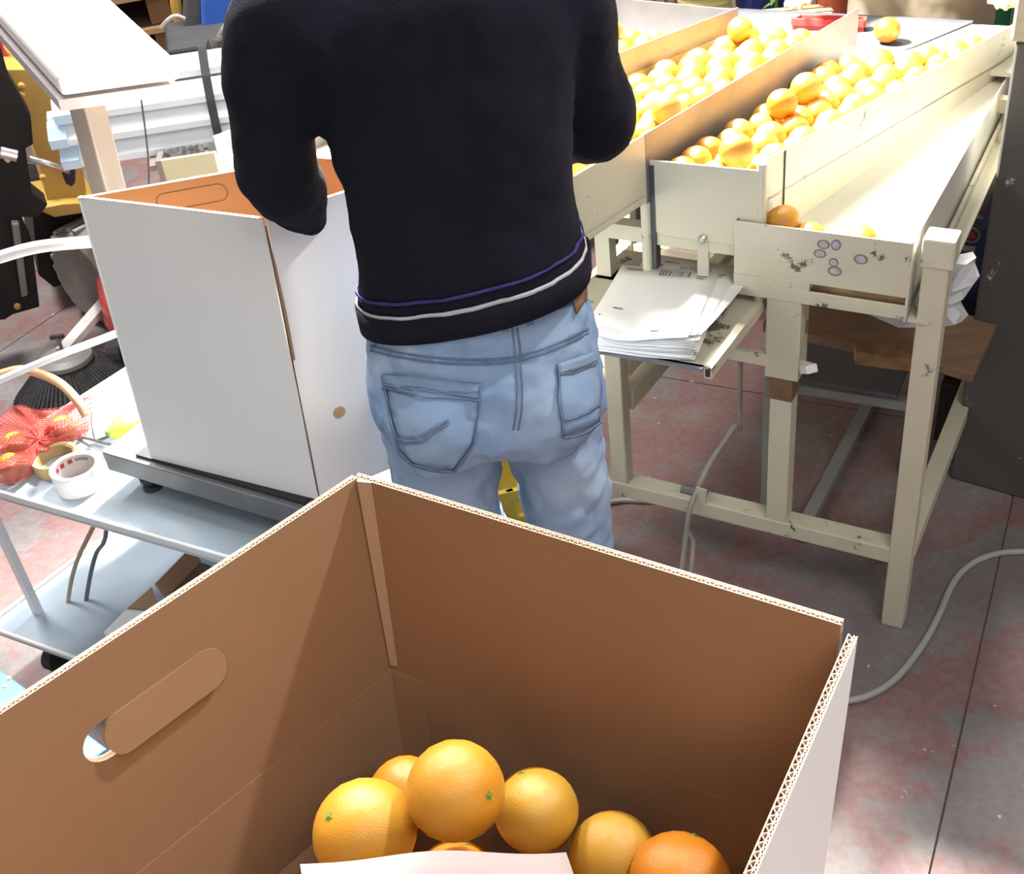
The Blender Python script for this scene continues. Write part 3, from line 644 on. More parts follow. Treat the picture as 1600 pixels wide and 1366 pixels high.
A = atz(558, 747, zt); B = atz(1314, 977, zt); L0 = atz(0, 1117, zt); R0_ = atz(1150, 1366, zt)
dl = (L0-A).normalized(); dr = (R0_-B).normalized()
Lc = A+dl*0.58; Rc = B+dr*0.50
ZB = 0.70; ZC = 0.842
crease = atz(612, 1046, ZC)
tt = (zt-ZB)/(zt-ZC)
Ab = A+(crease-A)*tt; Ab.z = ZB
Bb = Vector((B.x-0.012, B.y+0.0, ZB)); ab = (Bb-Ab).normalized(); ap = Vector((ab.y, -ab.x, 0));
if ap.y > 0: ap = -ap
Lb = Ab+dl*0.56; Rb = Bb+dr*0.48
ctr = (A+B+Lc+Rc)/4
FB = thing('carton', 'open white outside brown inside carton with a few oranges, in the foreground', 'carton', (ctr.x, ctr.y, ZB))
def inn(a, b, c):
    n = (b-a).cross(c-a).normalized(); m_ = ctr-Vector((0, 0, 0.2))
    return n if n.dot(m_-a) > 0 else -n
wl = (Lc-A).length; HH = (Ab-A).length
# slot in the left wall
nL = inn(A, Lc, Ab)
def uvw(px, py):
    Q = onp(px, py, A, tuple(nL)); rel = Q-A; e1 = (Lc-A).normalized(); e2 = (Ab-A); u = 0; 
    M_ = np.array([[e1.dot(e1), e1.dot(e2)], [e1.dot(e2), e2.dot(e2)]]); s_ = np.linalg.solve(M_, np.array([rel.dot(e1), rel.dot(e2)]))
    return s_[0]/wl, s_[1]
ua, va = uvw(345, 1032); ub, vb = uvw(126, 1180); uc, vc = uvw(215, 1080); ud, vd = uvw(255, 1130)
sv = (va+vb)/2; sh_ = 0.021/HH
SLOT = (ua, ub, sv-sh_, sv+sh_)
wall_panel(FB, A, Lc, Ab, Lb, nL, 'left', slot=SLOT)
wall_panel(FB, A-ab*0.004, B, Ab-ab*0.004, Bb, inn(A, B, Ab), 'back')
wall_panel(FB, B+Vector((0.004, -0.006, -0.004)), Rc, Bb+Vector((0.004, -0.006, 0)), Rb, inn(B, Rc, Bb), 'right')
wall_panel(FB, Lc, Rc, Lb, Rb, inn(Lc, Rc, Lb), 'near')
obj('base', MB().prism([Ab, Bb, Rb, Lb], (0, 0, -0.006)), KRAFT, FB)
# die-cut hand-hole flap, pushed back
nOut = -nL
def onwall(u, v, d): return A.lerp(Lc, u).lerp(Ab.lerp(Lb, u), v)+nOut*d
hu = sh_*HH/wl; cv = sv; ring_a, ring_b = [], []
hole = [(SLOT[1]-hu+hu*math.cos(-PI/2+PI*k/11), cv+sh_*math.sin(-PI/2+PI*k/11)) for k in range(12)]
hole += [(SLOT[0]+hu+hu*math.cos(PI/2+PI*k/11), cv+sh_*math.sin(PI/2+PI*k/11)) for k in range(12)]
ucn = (SLOT[0]+SLOT[1])/2
for u_, v_ in hole:
    f_ = (v_-(cv-sh_))/(2*sh_); g_ = (u_-SLOT[0])/(SLOT[1]-SLOT[0])
    p = onwall(u_-0.028*g_*g_-0.004, v_-0.002*0, -0.0005-0.0065*f_-0.002*g_)
    ring_a.append(p); ring_b.append(p+nOut*0.0035)
obj('handhole_flap', MB().loft([ring_a, ring_b]), KRAFT, FB)
# corner joint flap, lower insert lining
nB = inn(A, B, Ab)
cj = MB(); g = 0.0045
w1 = 0.020
cj.hexa([A+nB*g+nL*0.001, A+ab*w1+nB*0.002, A+ab*w1+nB*0.001, A+nB*0.001+nL*0.001]+[])if False else None
cb = A.lerp(Ab, 0.62)
cj.hexa([A+nL*0.003+nB*0.004, A+ab*0.017+nB*0.0012, A+ab*0.017+nB*0.0004, A+nB*0.0005+nL*0.001, cb+nL*0.002+nB*0.003, cb+ab*0.010+nB*0.0012, cb+ab*0.010+nB*0.0004, cb+nB*0.0005+nL*0.001])
obj('glue_flap', cj, mat('lit kraft', (0.50, 0.36, 0.25), 0.8, (0.44, 0.31, 0.21), 9, 0.6), FB)  # paler than the walls: light leaking in at the corner, as colour
def lowband(P0, P1, Q0, Q1, nn, f0, th_, u0=0.0, u1=1.0, nm='lining', m=KRAFT, f1=0.995):
    a_ = P0.lerp(P1, u0); b_ = P0.lerp(P1, u1); c_ = Q0.lerp(Q1, u0); d_ = Q0.lerp(Q1, u1)
    t0, t1, s0, s1 = a_.lerp(c_, f0), b_.lerp(d_, f0), a_.lerp(c_, f1), b_.lerp(d_, f1)
    obj(nm, MB().hexa([s0, s1, s1+nn*th_, s0+nn*th_, t0, t1, t1+nn*th_*0.12, t0+nn*th_*0.12]), m, FB)
fB = (zt-ZC)/(zt-ZB)
lowband(A, B, Ab, Bb, nB, fB, 0.005)
lowband(A, Lc, Ab, Lb, nL, fB, 0.005)
lowband(A, B, Ab, Bb, nB, fB+0.005, 0.010, 0.004, 0.085, 'lining_flap')
# oranges in the carton
FBO = [(570, 1300, 83, 0, (-0.55, -0.15, 0.8), 'large yellow orange nearest the left wall of the foreground carton', .950), (712, 1236, 79, 0, (0.72, -0.55, 0.42), 'orange with a green stem scar on top of the carton heap', .930),
       (838, 1267, 67, 2, (-0.2, 0.5, 0.6), 'egg-shaped yellow orange in the middle of the foreground carton', .975), (634, 1240, 58, 1, (-.2, -.4, .8), 'orange half hidden at the back left of the foreground carton', 1.03),
       (713, 1382, 66, 1, (0.3, 0.6, 0.5), 'orange low in the gap above the pink paper', .965), (957, 1335, 68, 2, (0.1, 0.8, 0.3), 'dull yellow orange next to the rightmost one in the carton', .965),
       (1063, 1378, 80, 1, (0.4, 0.6, 0.6), 'deep orange fruit nearest the right wall of the carton', .925)]
upos = []
for x, y, rp, kd, st, lab, dep in FBO:
    p = atd(x, y, dep); r = rp*dep/F; upos.append((p, r)); orange(p, r, lab, None, kd, st)
# lower layer that carries them
for (p, r), (x, y, *_r) in zip(list(upos), FBO):
    v = Vector(ray(x, y)).normalized()
    for k in (1, 2):
        q_ = p+v*(r+0.039+0.001)*(1 if k == 1 else 2)*0.99; 
        if q_.z < ZB+0.045: continue
        if all((q_-a_).length > 0.9*(b_+0.039) for a_, b_ in upos if (a_-p).length > 1e-5):
            upos.append((q_, 0.039)); orange(q_, 0.039, 'orange hidden in the lower layers of the foreground carton', 'lower oranges in the foreground carton', 1)
rn = random.Random(4)
for i in range(6):
    for j in range(5):
        p = Ab.lerp(Bb, 0.10+0.16*i)+ap*(0.06+0.08*j); p.z = ZB+0.0395
        if all((p-q).length > r+0.038 for q, r in upos):
            upos.append((p, 0.039)); orange(p, 0.039, 'orange hidden in the lower layers of the foreground carton', 'lower oranges in the foreground carton', 1)
# wrapping paper over the near oranges
e0 = atd(470, 1354, .875); e1 = atd(884, 1328, .875)
def fnp(u, v):
    p = e0.lerp(e1, u)+Vector((0.03, -0.16, -0.012))*v; p.z += 0.006*math.sin(3.2*u+0.4)-0.003*math.sin(9*u+4*v); return p
pp = obj('wrapping_paper', MB().grid(fnp, 16, 8), PINKPAP, smooth=True, solid=0.0012); tag(pp, 'pinkish paper sheet laid over the near oranges in the carton', 'paper')
# stand carrying the foreground carton
SC = thing('carton_stand', 'plain wooden stand carrying the foreground carton', 'stand', (ctr.x, ctr.y, 0))
obj('stand_top', MB().prism([Ab-ap*0.03-ab*0.03, Bb-ap*0.03+ab*0.03, Rb+ap*0.03+ab*0.03, Lb+ap*0.03-ab*0.03], (0, 0, -0.03)), WOOD, SC)
bpy.data.objects[SC.children[0].name].location.z -= 0.0065
for q in (Ab+ap*0.02+ab*0.02, Bb+ap*0.02-ab*0.02, Rb-ap*0.02-ab*0.02, Lb-ap*0.02+ab*0.02):
    obj('leg', MB().box(q.x-0.02, q.x+0.02, q.y-0.02, q.y+0.02, 0, ZB-0.036), WOOD, SC)
# light blue crate outside the left wall
qa = atz(-10, 1038, 0.62); qb = atz(52, 1084, 0.62); dq = (qb-qa).normalized(); nq = Vector((dq.y, -dq.x, 0))
if nq.y > 0: nq = -nq
BC = thing('plastic_crate', 'light blue plastic crate lid beside the foreground carton', 'crate', ((qa+qb)/2).to_tuple()[:2]+(0.0,))
qs = [qa-dq*0.24, qb+dq*0.17, qb+dq*0.17+nq*0.24, qa-dq*0.24+nq*0.24]
obj('lid', MB().prism(qs, (0, 0, -0.02)), SKYB, BC, bevel=0.003)
obj('body', MB().prism([q.lerp((qs[0]+qs[2])/2, 0.05)+Vector((0, 0, -0.02)) for q in qs], (0, 0, -0.60)), SKYB, BC)
for px, py in ((7, 1072), (-30, 1095), (14, 1060)):
    c = atz(px, py, 0.62); obj('rivet', MB().lathe([(0.0034, 0), (0.0034, 0.0012), (0.001, 0.0016)], c, 14), WHITEP, BC)

# ================================================================== WHITE CARTON ON THE SCALE
zt2 = 1.10
P1 = atz(122, 309, zt2); P2 = atz(410, 343, zt2); P3 = atz(525, 239, zt2); P4 = atz(540, 301, zt2)
d13 = (P3-P1).normalized(); d24 = (P4-P2).normalized()
P3c = P1+d13*0.36; P4c = P2+d24*0.26
ZS = 0.612
Q1 = atz(236, 716, ZS); Q2 = atz(497, 781, ZS)
d24b = (atz(597, 716, ZS)-Q2).normalized()
Q4 = Vector((P4c.x+(Q2.x-P2.x)*1.0, P4c.y+(Q2.y-P2.y), ZS)); Q3 = Vector((P3c.x+(Q1.x-P1.x), P3c.y+(Q1.y-P1.y), ZS))
WB = thing('carton', 'tall plain white carton standing on the scale, open at the top', 'carton', ((Q1+Q2+Q3+Q4)/4).to_tuple())
cc = (P1+P2+P3c+P4c)/4-Vector((0, 0, 0.2))
def panel4(a, b, c, d, nm, th=0.006):   # a,b top, c,d bottom under a,b ; outer face given
    n = (b-a).cross(c-a).normalized(); n = n if n.dot(cc-a) > 0 else -n
    wt = [a, b, d, c]
    obj(nm+'_outside', MB().hexa([p for p in wt]+[p+n*th*0.4 for p in wt]), CARTON, WB)
    e_ = 0.03; wi = [a.lerp(b, e_), b.lerp(a, e_), d.lerp(c, e_), c.lerp(d, e_)]
    obj(nm+'_inside', MB().hexa([p+n*th*0.4 for p in wi]+[p+n*th for p in wi]), KRAFT, WB)
    obj('rim_edge', MB().hexa([a+n*th*0.03, b+n*th*0.03, b+n*th*0.97, a+n*th*0.97]+[p+Vector((0, 0, 0.0012)) for p in (a+n*th*0.03, b+n*th*0.03, b+n*th*0.97, a+n*th*0.97)]), KEDGE, WB)
    return n
panel4(P1, P2, Q1, Q2, 'wall')
# corner slit: right wall begins a little behind the corner
nW = None
g0 = P2+d24*0.006; h0 = Q2+d24b*0.004
n24 = panel4(g0, P4c, h0, Q4, 'wall')
panel4(P1, P3c, Q1, Q3, 'wall'); panel4(P3c, P4c, Q3, Q4, 'wall')
qc_ = (Q1+Q2+Q3+Q4)/4
obj('base', MB().prism([q_.lerp(qc_, .06)+Vector((0, 0, .001)) for q_ in (Q1, Q2, Q4, Q3)], (0, 0, 0.006)), KRAFT, WB)
# torn brown strip at the corner, round hole in the right wall
ca = P2.lerp(Q2, 0.02)-n24*0.0012; cbb = P2.lerp(Q2, 0.47)-n24*0.0012
s0 = P2.lerp(Q2, 0.05); s1 = P2.lerp(Q2, 0.47)
def cst(f, w_): b_ = P2.lerp(Q2, f)+d24*0.0015; return [b_-n24*.0016, b_+d24*w_-n24*.0016, b_+d24*w_, b_]
obj('corner_flap', MB().loft([cst(f, w_) for f, w_ in ((0.03, .001), (0.15, .005), (0.3, .0065), (0.465, .006), (0.47, .001))]), KRAFT, WB)
obj('corner_slit', MB().loft([[p-n24*.0008 for p in cst(f, .0015)] for f in (0.02, 0.98)]), DARKST, WB)
hc = onp(530, 644, g0, tuple(n24))
obj('hand_hole', MB().lathe([(0.0095, 0), (0.0095, 0.0015)], hc, 24, -n24), mat('hole backing', (0.50, 0.33, 0.18), 0.8, (0.42, 0.26, 0.13), 20, 0.5), WB)
obj('hand_hole_rim', MB().lathe([(0.0105, 0), (0.0105, 0.0008)], hc, 24, -n24), KEDGE, WB)
# hand-slot outline inside the back wall
nb = (P3c-P1).cross(Q1-P1).normalized(); nb = nb if nb.dot(cc-P1) > 0 else -nb
e13 = (P3c-P1).normalized(); sc = onp(300, 308, P1+nb*0.006, tuple(nb))
ringp = []
for k in range(29):
    a_ = 2*PI*k/28; ringp.append(sc+nb*0.0005+e13*((0.04 if math.cos(a_) > 0 else -0.04)+0.014*math.cos(a_))+Vector((0, 0, 0.014*math.sin(a_))))
obj('slot_cut', MB().tube(ringp, 0.0008, 5), RUST, WB)

# ================================================================== WEIGHING SCALE
ZP = ZS-0.006
c0 = atz(158, 706, ZP); ce = atz(480, 800, ZP); dx = (ce-c0); dx.z = 0; dx.normalize(); dy = (atz(222, 672, ZP)-c0); dy.z = 0; dy.normalize()
dy = Vector((-dx.y, dx.x, 0))
PLX, PLY = 0.46, 0.42
WS = thing('weighing_scale', 'grey platform scale with white display head on a post', 'scale', (c0+dx*PLX/2+dy*PLY/2).to_tuple()[:2]+(ZP-0.09,))
def qd(o_, x0, x1, y0, y1): return [o_+dx*x0+dy*y0, o_+dx*x1+dy*y0, o_+dx*x1+dy*y1, o_+dx*x0+dy*y1]
obj('platform', MB().prism([p for p in qd(c0, 0, PLX, 0, PLY)], (0, 0, -0.042)), STEEL, WS, bevel=0.003)
obj('rubber_mat', MB().prism(qd(c0, 0.075, PLX-0.01, 0.012, PLY-0.03), (0, 0, 0.0055)), RUBBER, WS)
obj('base_frame', MB().prism(qd(c0+Vector((0, 0, -0.05)), 0.06, PLX-0.06, 0.05, PLY-0.05), (0, 0, -0.018)), DARKST, WS)
for (fx, fy) in ((0.06, 0.035), (PLX-0.06, 0.035), (0.06, PLY-0.05), (PLX-0.06, PLY-0.05)):
    c = c0+dx*fx+dy*fy+Vector((0, 0, -0.094))
    obj('foot', MB().lathe([(0.018, 0), (0.019, 0.006), (0.016, 0.012), (0.008, 0.014), (0.008, 0.022), (0.019, 0.024), (0.019, 0.032), (0.010, 0.036), (0.010, 0.052)], c, 20), RUBBER if fx < .1 else RUBBER, WS, smooth=False)
pa = atd(128, 135, 2.02); pb = atd(168, 288, 2.12); dpost = (pb-pa).normalized(); pe = pa+dpost*0.64
obj('post', MB().bar(pa-dpost*0.03, pe, 0.046, 0.046, up=(-0.75, -1, 0)), BEIGE, WS, bevel=0.004)
obj('post_foot', MB().bar(pe, c0+dx*0.14+dy*(PLY-0.02)+Vector((0, 0, -0.03)), 0.05, 0.05), STEEL, WS)
# display head: tilted slab
h0 = atd(88, 120, 1.86); h1 = atd(278, 94, 1.90); hl = atd(-4, 18, 2.04); side_ = (hl-h0)
h3 = h0+side_*1.9; h2 = h1+side_*1.9
nrm = (h1-h0).cross(h3-h0).normalized(); nrm = nrm if nrm.z > 0 else -nrm
head = obj('display_head', MB().prism([h0, h1, h2, h3], -nrm*0.036), PLASTW, WS, bevel=0.008)
hs = lambda u, v, d: h0+(h1-h0)*u+(h3-h0)*v+nrm*d
obj('keypad_panel', MB().prism([hs(.10, .08, 0), hs(.93, .08, 0), hs(.93, .86, 0), hs(.10, .86, 0)], nrm*0.001), mat('pale keypad film', (0.74, 0.72, 0.68), 0.4, (0.7, 0.68, 0.64), 6, 0.5), head)
for u, v in ((.62, .33), (.69, .33), (.65, .27), (.3, .14), (.4, .14), (.5, .14)):
    obj('key_print', MB().prism([hs(u, v, .001), hs(u+.018, v, .001), hs(u+.018, v+.012, .001), hs(u, v+.012, .001)], nrm*0.0006), mat('faded print', (0.45, 0.42, 0.36), 0.6), head)
obj('under_tray', MB().prism([hs(-.03, .02, -.045), hs(.97, .02, -.045), hs(.97, .95, -.045), hs(-.03, .95, -.045)], -nrm*0.02), mat('smoky plastic', (0.42, 0.38, 0.38), 0.3, (0.34, 0.3, 0.3), 8, 0.5), WS)
obj('display_cable', MB().tube(bez([atd(215, 120, 1.99), atd(224, 180, 2.02), atd(231, 240, 2.05), atd(233, 290, 2.08)]), 0.0018, 6), RUBBER, WS)

# ================================================================== TROLLEY
ZT = 0.53
k0 = atz(-79, 747, ZT); kf = atz(400, 884, ZT); kx = (kf-k0); kx.z = 0; kx.normalize(); ke = atz(200, 595, ZT); kyd = (ke-k0); kyd.z = 0; kyd.normalize()
ky = Vector((-kx.y, kx.x, 0)); ky = (ky+kyd).normalized()
TLX, TLY = 0.70, 0.66
TR = thing('trolley', 'blue grey enamel trolley with white rims carrying the scale', 'trolley', (k0+kx*TLX/2+ky*TLY/2).to_tuple()[:2]+(0.0,))
def tq(x0, x1, y0, y1, z): return [Vector((*(k0+kx*x+ky*y).to_tuple()[:2], z)) for x, y in ((x0, y0), (x1, y0), (x1, y1), (x0, y1))]
def tray(z, h, x1, nm, x0=0.0, y0=0.0):
    t_ = obj(nm, MB().prism(tq(x0, x1, y0, TLY, z-h), (0, 0, 0.004)), TRAYB, TR)
    for q in ((x0, x1, y0, y0+0.008), (x0, x1, TLY-0.008, TLY), (x0, x0+0.008, y0+0.008, TLY-0.008), (x1-0.008, x1, y0+0.008, TLY-0.008)):
        obj('rim', MB().prism(tq(*q, z-h-0.004), (0, 0, h+0.004)), WHITEP, t_, bevel=0.003)
    return t_
tray(ZT, 0.018, TLX, 'top_tray')
ZL = 0.17
tray(ZL, 0.012, TLX, 'lower_tray', -0.04, -0.05)
for x, y in ((0.012, 0.012), (TLX-0.035, 0.012), (0.012, TLY-0.035), (TLX-0.035, TLY-0.035)):
    obj('post', MB().prism(tq(x+0.009, x+0.024, y+0.009, y+0.024, 0.06), (0, 0, ZT-0.08)), WHITEP, TR)
    c = tq(x+.012, x+.013, y+.012, y+.013, 0.03)[0]
    obj('wheel', MB().tube([c-kx*0.012, c+kx*0.012], 0.03, 20), RUBBER, TR)
# handle tubes
t1 = [atd(137, 378, 1.93), atd(60, 386, 1.95), atd(0, 402, 1.97), atd(-80, 430, 1.99), atd(-120, 520, 1.96)]
tqd = tq(0.0, 0.01, TLY-0.02, TLY-0.01, ZT-0.01)[0]
obj('handle', MB().tube(bez([atd(230, 372, 1.93)]+t1+[tq(0.0, 0.01, 0.02, 0.03, ZT-0.01)[0]]), 0.0105, 12), WHITEP, TR, smooth=True)
obj('guard_rod', MB().tube(bez([atd(240, 496, 2.02), atd(180, 522, 2.03), atd(90, 556, 2.04), atd(0, 594, 2.05), atd(-70, 626, 2.06), tq(-.02, 0.01, 0.04, 0.03, ZT-0.01)[0]]), 0.0068, 10), WHITEP, TR, smooth=True)

# things on the trolley
ZTT = ZT-0.014
def tape(name, label, px, py, ro, ri, h, m, mi, tilt=0.0):
    c = atz(px, py, ZTT); root = thing(name, label, 'tape roll', c)
    obj('tape', MB().loft([[c+Vector((r*math.cos(2*PI*k/36), r*math.sin(2*PI*k/36), z_)) for k in range(36)] for r, z_ in ((ri, 0), (ro, 0), (ro, h), (ri, h), (ri, 0))], cap=False), m, root, smooth=False, bevel=0.001)
    obj('core', MB().loft([[c+Vector((r*math.cos(2*PI*k/36), r*math.sin(2*PI*k/36), z_)) for k in range(36)] for r, z_ in ((ri-0.003, 0.001), (ri-0.0002, 0.001), (ri-0.0002, h-0.002), (ri-0.003, h-0.002), (ri-0.003, 0.001))], cap=False), mi, root)
    return root, c
CORE = mat('grey tape core', (0.42, 0.36, 0.35), 0.8, (0.36, 0.31, 0.30), 10, 0.5)
tr_, c = tape('tape_roll', 'white adhesive tape roll lying in front of the scale platform', 128, 757, 0.046, 0.040, 0.045, TAPEW, CORE)
cdir = Vector((-0.3, 1, 0)).normalized()
for a_ in (-62, -38, -12, 6, 14, 22, 30, 38):
    an = math.radians(90+20-a_); p = c+Vector((math.cos(an), math.sin(an), 0))*0.0368+Vector((0, 0, 0.033)); tdir = Vector((-math.sin(an), math.cos(an), 0)); big = a_ < 0
    w_, h_ = (0.0045, 0.009) if big else (0.0022, 0.007)
    obj('core_print', MB().prism([p-tdir*w_-Vector((0, 0, h_/2)), p+tdir*w_-Vector((0, 0, h_/2)), p+tdir*w_+Vector((0, 0, h_/2)), p-tdir*w_+Vector((0, 0, h_/2))], -Vector((math.cos(an), math.sin(an), 0))*0.0004), mat('core red' if big else 'core ink', (0.25, 0.03, 0.04) if big else (0.16, 0.14, 0.15), 0.8), tr_)
tape('tape_roll', 'yellowish clear tape roll half hidden behind the white one', 92, 728, 0.045, 0.036, 0.026, TAPEY, mat('brown core', (0.36, 0.24, 0.12), 0.8, (0.3, 0.2, 0.1), 10, 0.5))
# lemon-like fruit beside the scale
lp = atz(203, 668, ZTT+0.028)
lm = thing('lemon', 'yellow green lemon on the trolley behind the scale corner', 'lemon', (lp.x, lp.y, ZTT))
la = Vector((-0.7, -0.6, 0.25)).normalized()
obj('peel', MB().lathe([(0.001, 0.048), (0.006, 0.046), (0.012, 0.038), (0.022, 0.026), (0.028, 0.008), (0.0285, -0.006), (0.024, -0.022), (0.014, -0.034), (0.006, -0.04), (0.001, -0.042)], lp, 20, la), LEMON, lm, smooth=True)
obj('nipple', MB().lathe([(0.007, 0.0), (0.005, 0.004), (0.001, 0.005)], lp+la*0.045, 12, la), GREENL, lm)
# net bag with oranges: lumpy net body of thin strands
netc = atz(52, 680, ZTT)
NBo = thing('net_bag', 'red mesh net bag slumped over the left end of the trolley', 'net bag', (netc.x, netc.y, ZTT))
outl = [(-60, 700), (-30, 668), (0, 652), (20, 633), (35, 634), (60, 640), (92, 638), (125, 622), (143, 616), (144, 645), (143, 668), (125, 684), (105, 690), (85, 705), (60, 718), (48, 742), (25, 754), (0, 754), (-40, 748)]
NK = 72
def outline(k):
    t = (k % NK)/NK*len(outl); i_ = int(t); f_ = t-i_; a_, b_ = outl[i_ % len(outl)], outl[(i_+1) % len(outl)]
    return a_[0]+(b_[0]-a_[0])*f_, a_[1]+(b_[1]-a_[1])*f_
NOR = [atz(px, py, ZTT+0.030) for px, py in ((22, 690), (98, 665), (15, 724))]
def netsurf(k, s):
    px, py = outline(k); cx, cy = 60, 688; X, Y = cx+(px-cx)*s, cy+(py-cy)*s
    z_ = 0.004+max(0, (688-Y)/70)*0.035
    p = atz(X, Y, ZTT+0.03)
    z_ = max(z_, 0.036*(1-s**3))
    for q_ in NOR: z_ = max(z_, 0.062*math.exp(-((p.x-q_.x)**2+(p.y-q_.y)**2)/(2*0.034**2)))
    return atz(X, Y, ZTT+z_+0.003*math.sin(k*0.9+s*9))
SS = [0.03]+[i/16 for i in range(1, 17)]
rings = [[netsurf(k, s_) for k in range(NK)] for s_ in SS]
nt = obj('net', MB().loft(rings, cap=False), NETR, NBo)
md = nt.modifiers.new('wire', 'WIREFRAME'); md.thickness = 0.0018; md.use_replace = True; md.use_even_offset = False
obj('inner_film', MB().loft([[p-Vector((0, 0, 0.003)) for p in r] for r in rings], cap=False), mat('red film', (0.62, 0.13, 0.10), 0.5, (0.55, 0.22, 0.17), 9, 0.6, alpha=0.6), NBo, smooth=True)
for i, q_ in enumerate(NOR):
    orange(q_-Vector((0, 0, .005)), 0.0245, ('orange seen through the red net at the left frame edge', 'orange seen through the net near the paper', 'orange in the net near the trolley rim')[i], None, 0)
# loose paper and a lead on the tray
def fpap(u, v): p = atz(140, 640, ZTT+0.003).lerp(atz(205, 605, ZTT+0.003), u).lerp(atz(150, 690, ZTT+0.003).lerp(atz(215, 660, ZTT+0.003), u), v); p.z += 0.004*math.sin(3*u+2*v); return p
tag(obj('paper_sheet', MB().grid(fpap, 5, 5), PAPER, smooth=True, solid=0.001), 'white paper on the trolley between net bag and lemon', 'paper')
tag(obj('hose', MB().tube(bez([atd(-60, 598, 2.16), atd(0, 585, 2.14), atd(30, 578, 2.12), atd(60, 583, 2.1), atd(95, 600, 2.08), atd(122, 628, 2.06), atd(135, 650, 2.06)]), 0.0085, 10), ORANGEH, smooth=True), 'peach coloured hose arching over the back of the trolley', 'hose')
tag(obj('thin_lead', MB().tube(bez([atz(122, 682, ZTT+.004), atz(140, 686, ZTT+.01), atz(165, 693, ZTT+.012), atz(185, 697, ZTT+.012)]), 0.0028, 6), STEEL), 'grey lead lying between net bag and scale', 'cable')
# lower shelf goods
ZLL = ZL-0.008
a0 = atz(160, 985, ZLL); 
sb = thing('small_carton', 'small white carton on the lower trolley shelf', 'carton', a0)
wq = [atz(161, 988, ZLL+.05), atz(196, 952, ZLL+.05), atz(262, 958, ZLL+.05), atz(230, 1000, ZLL+.05)]
obj('body', MB().prism(wq, (0, 0, -0.05)), CARTON, sb, bevel=0.002)
kq = [atz(200, 952, ZLL+.001), atz(238, 915, ZLL+.001), atz(250, 955, ZLL+.001)]
obj('lid_flap', MB().prism([atz(200, 950, ZLL+.05), atz(237, 917, ZLL+.09), atz(252, 954, ZLL+.055)], (0, 0, -0.003)), KRAFT, sb)
b0 = thing('brown_carton', 'dark brown carton under the top tray of the trolley', 'carton', atz(310, 920, ZLL))
bq = [atz(258, 935, ZLL+.06), atz(312, 878, ZLL+.06), atz(400, 905, ZLL+.06), atz(350, 960, ZLL+.06)]
obj('body', MB().prism(bq, (0, 0, -0.06)), mat('dark kraft', (0.16, 0.075, 0.04), 0.85, (0.12, 0.055, 0.03), 6, 0.6), b0, bevel=0.002)
obj('flap', MB().prism([bq[0], bq[1], bq[1]+Vector((-.01, .0, .04)), bq[0]+Vector((-.01, 0, .04))], (0.003, 0.002, 0)), KRAFT, b0)
for i, (pts, m_, lab, nm) in enumerate((([(150, 815), (135, 845), (121, 875), (111, 910), (104, 960), (101, 1010)], mat('cream lead', (0.45, 0.37, 0.24), 0.5, (0.4, 0.33, 0.2), 20, 0.5), 'cream cable hanging below the trolley tray', 'cable'),
                                       ([(167, 825), (162, 848), (150, 866), (140, 905), (132, 960), (130, 1010)], STEEL, 'dark cable hanging below the trolley tray', 'cable'))):
    tag(obj(nm, MB().tube(bez([atd(px, py, 2.28+0.04*j) for j, (px, py) in enumerate(pts)]), 0.0045, 8), m_, smooth=True), lab, 'cable')
# ================================================================== PEOPLE
def ring(c, a, b, yaw=0.0, tilt=0.0, n=28, pw=2.3):
    c = Vector(c); out = []
    for k in range(n):
        t = 2*PI*k/n; cx, sy = math.cos(t), math.sin(t)
        x = a*math.copysign(abs(cx)**(2/pw), cx); y = b*math.copysign(abs(sy)**(2/pw), sy)
        out.append(c+Vector((x*math.cos(yaw)-y*math.sin(yaw), x*math.sin(yaw)+y*math.cos(yaw), tilt*x)))
    return out
def limb(mb, pts, rad, n=16):   # capsule-like tapered limb with smoothed path
    P = [Vector(p) for p in pts]; m_ = 6; path = bez(P, m_); rr = []
    for i in range(len(P)-1):
        for k in range(m_): rr.append(rad[i]+(rad[i+1]-rad[i])*k/m_)
    rr.append(rad[-1]); d0 = (path[0]-path[1]).normalized(); d1 = (path[-1]-path[-2]).normalized()
    path = [path[0]+d0*rr[0]*0.8, path[0]+d0*rr[0]*0.5]+path+[path[-1]+d1*rr[-1]*0.5, path[-1]+d1*rr[-1]*0.8]
    rr = [rr[0]*0.35, rr[0]*0.8]+rr+[rr[-1]*0.8, rr[-1]*0.35]
    mb.tube(path, rr, n)
def remesh(o, vox, smooth=8, fac=0.5):
    md = o.modifiers.new('remesh', 'REMESH'); md.mode = 'VOXEL'; md.voxel_size = vox; md.use_smooth_shade = True
    md = o.modifiers.new('smooth', 'SMOOTH'); md.factor = fac; md.iterations = smooth
    return o
def wrinkle(o, scale, strength, name):
    t = bpy.data.textures.new(name, 'CLOUDS'); t.noise_scale = scale; t.noise_depth = 2
    md = o.modifiers.new('folds', 'DISPLACE'); md.texture = t; md.strength = strength; md.mid_level = 0.5; md.texture_coords = 'LOCAL'
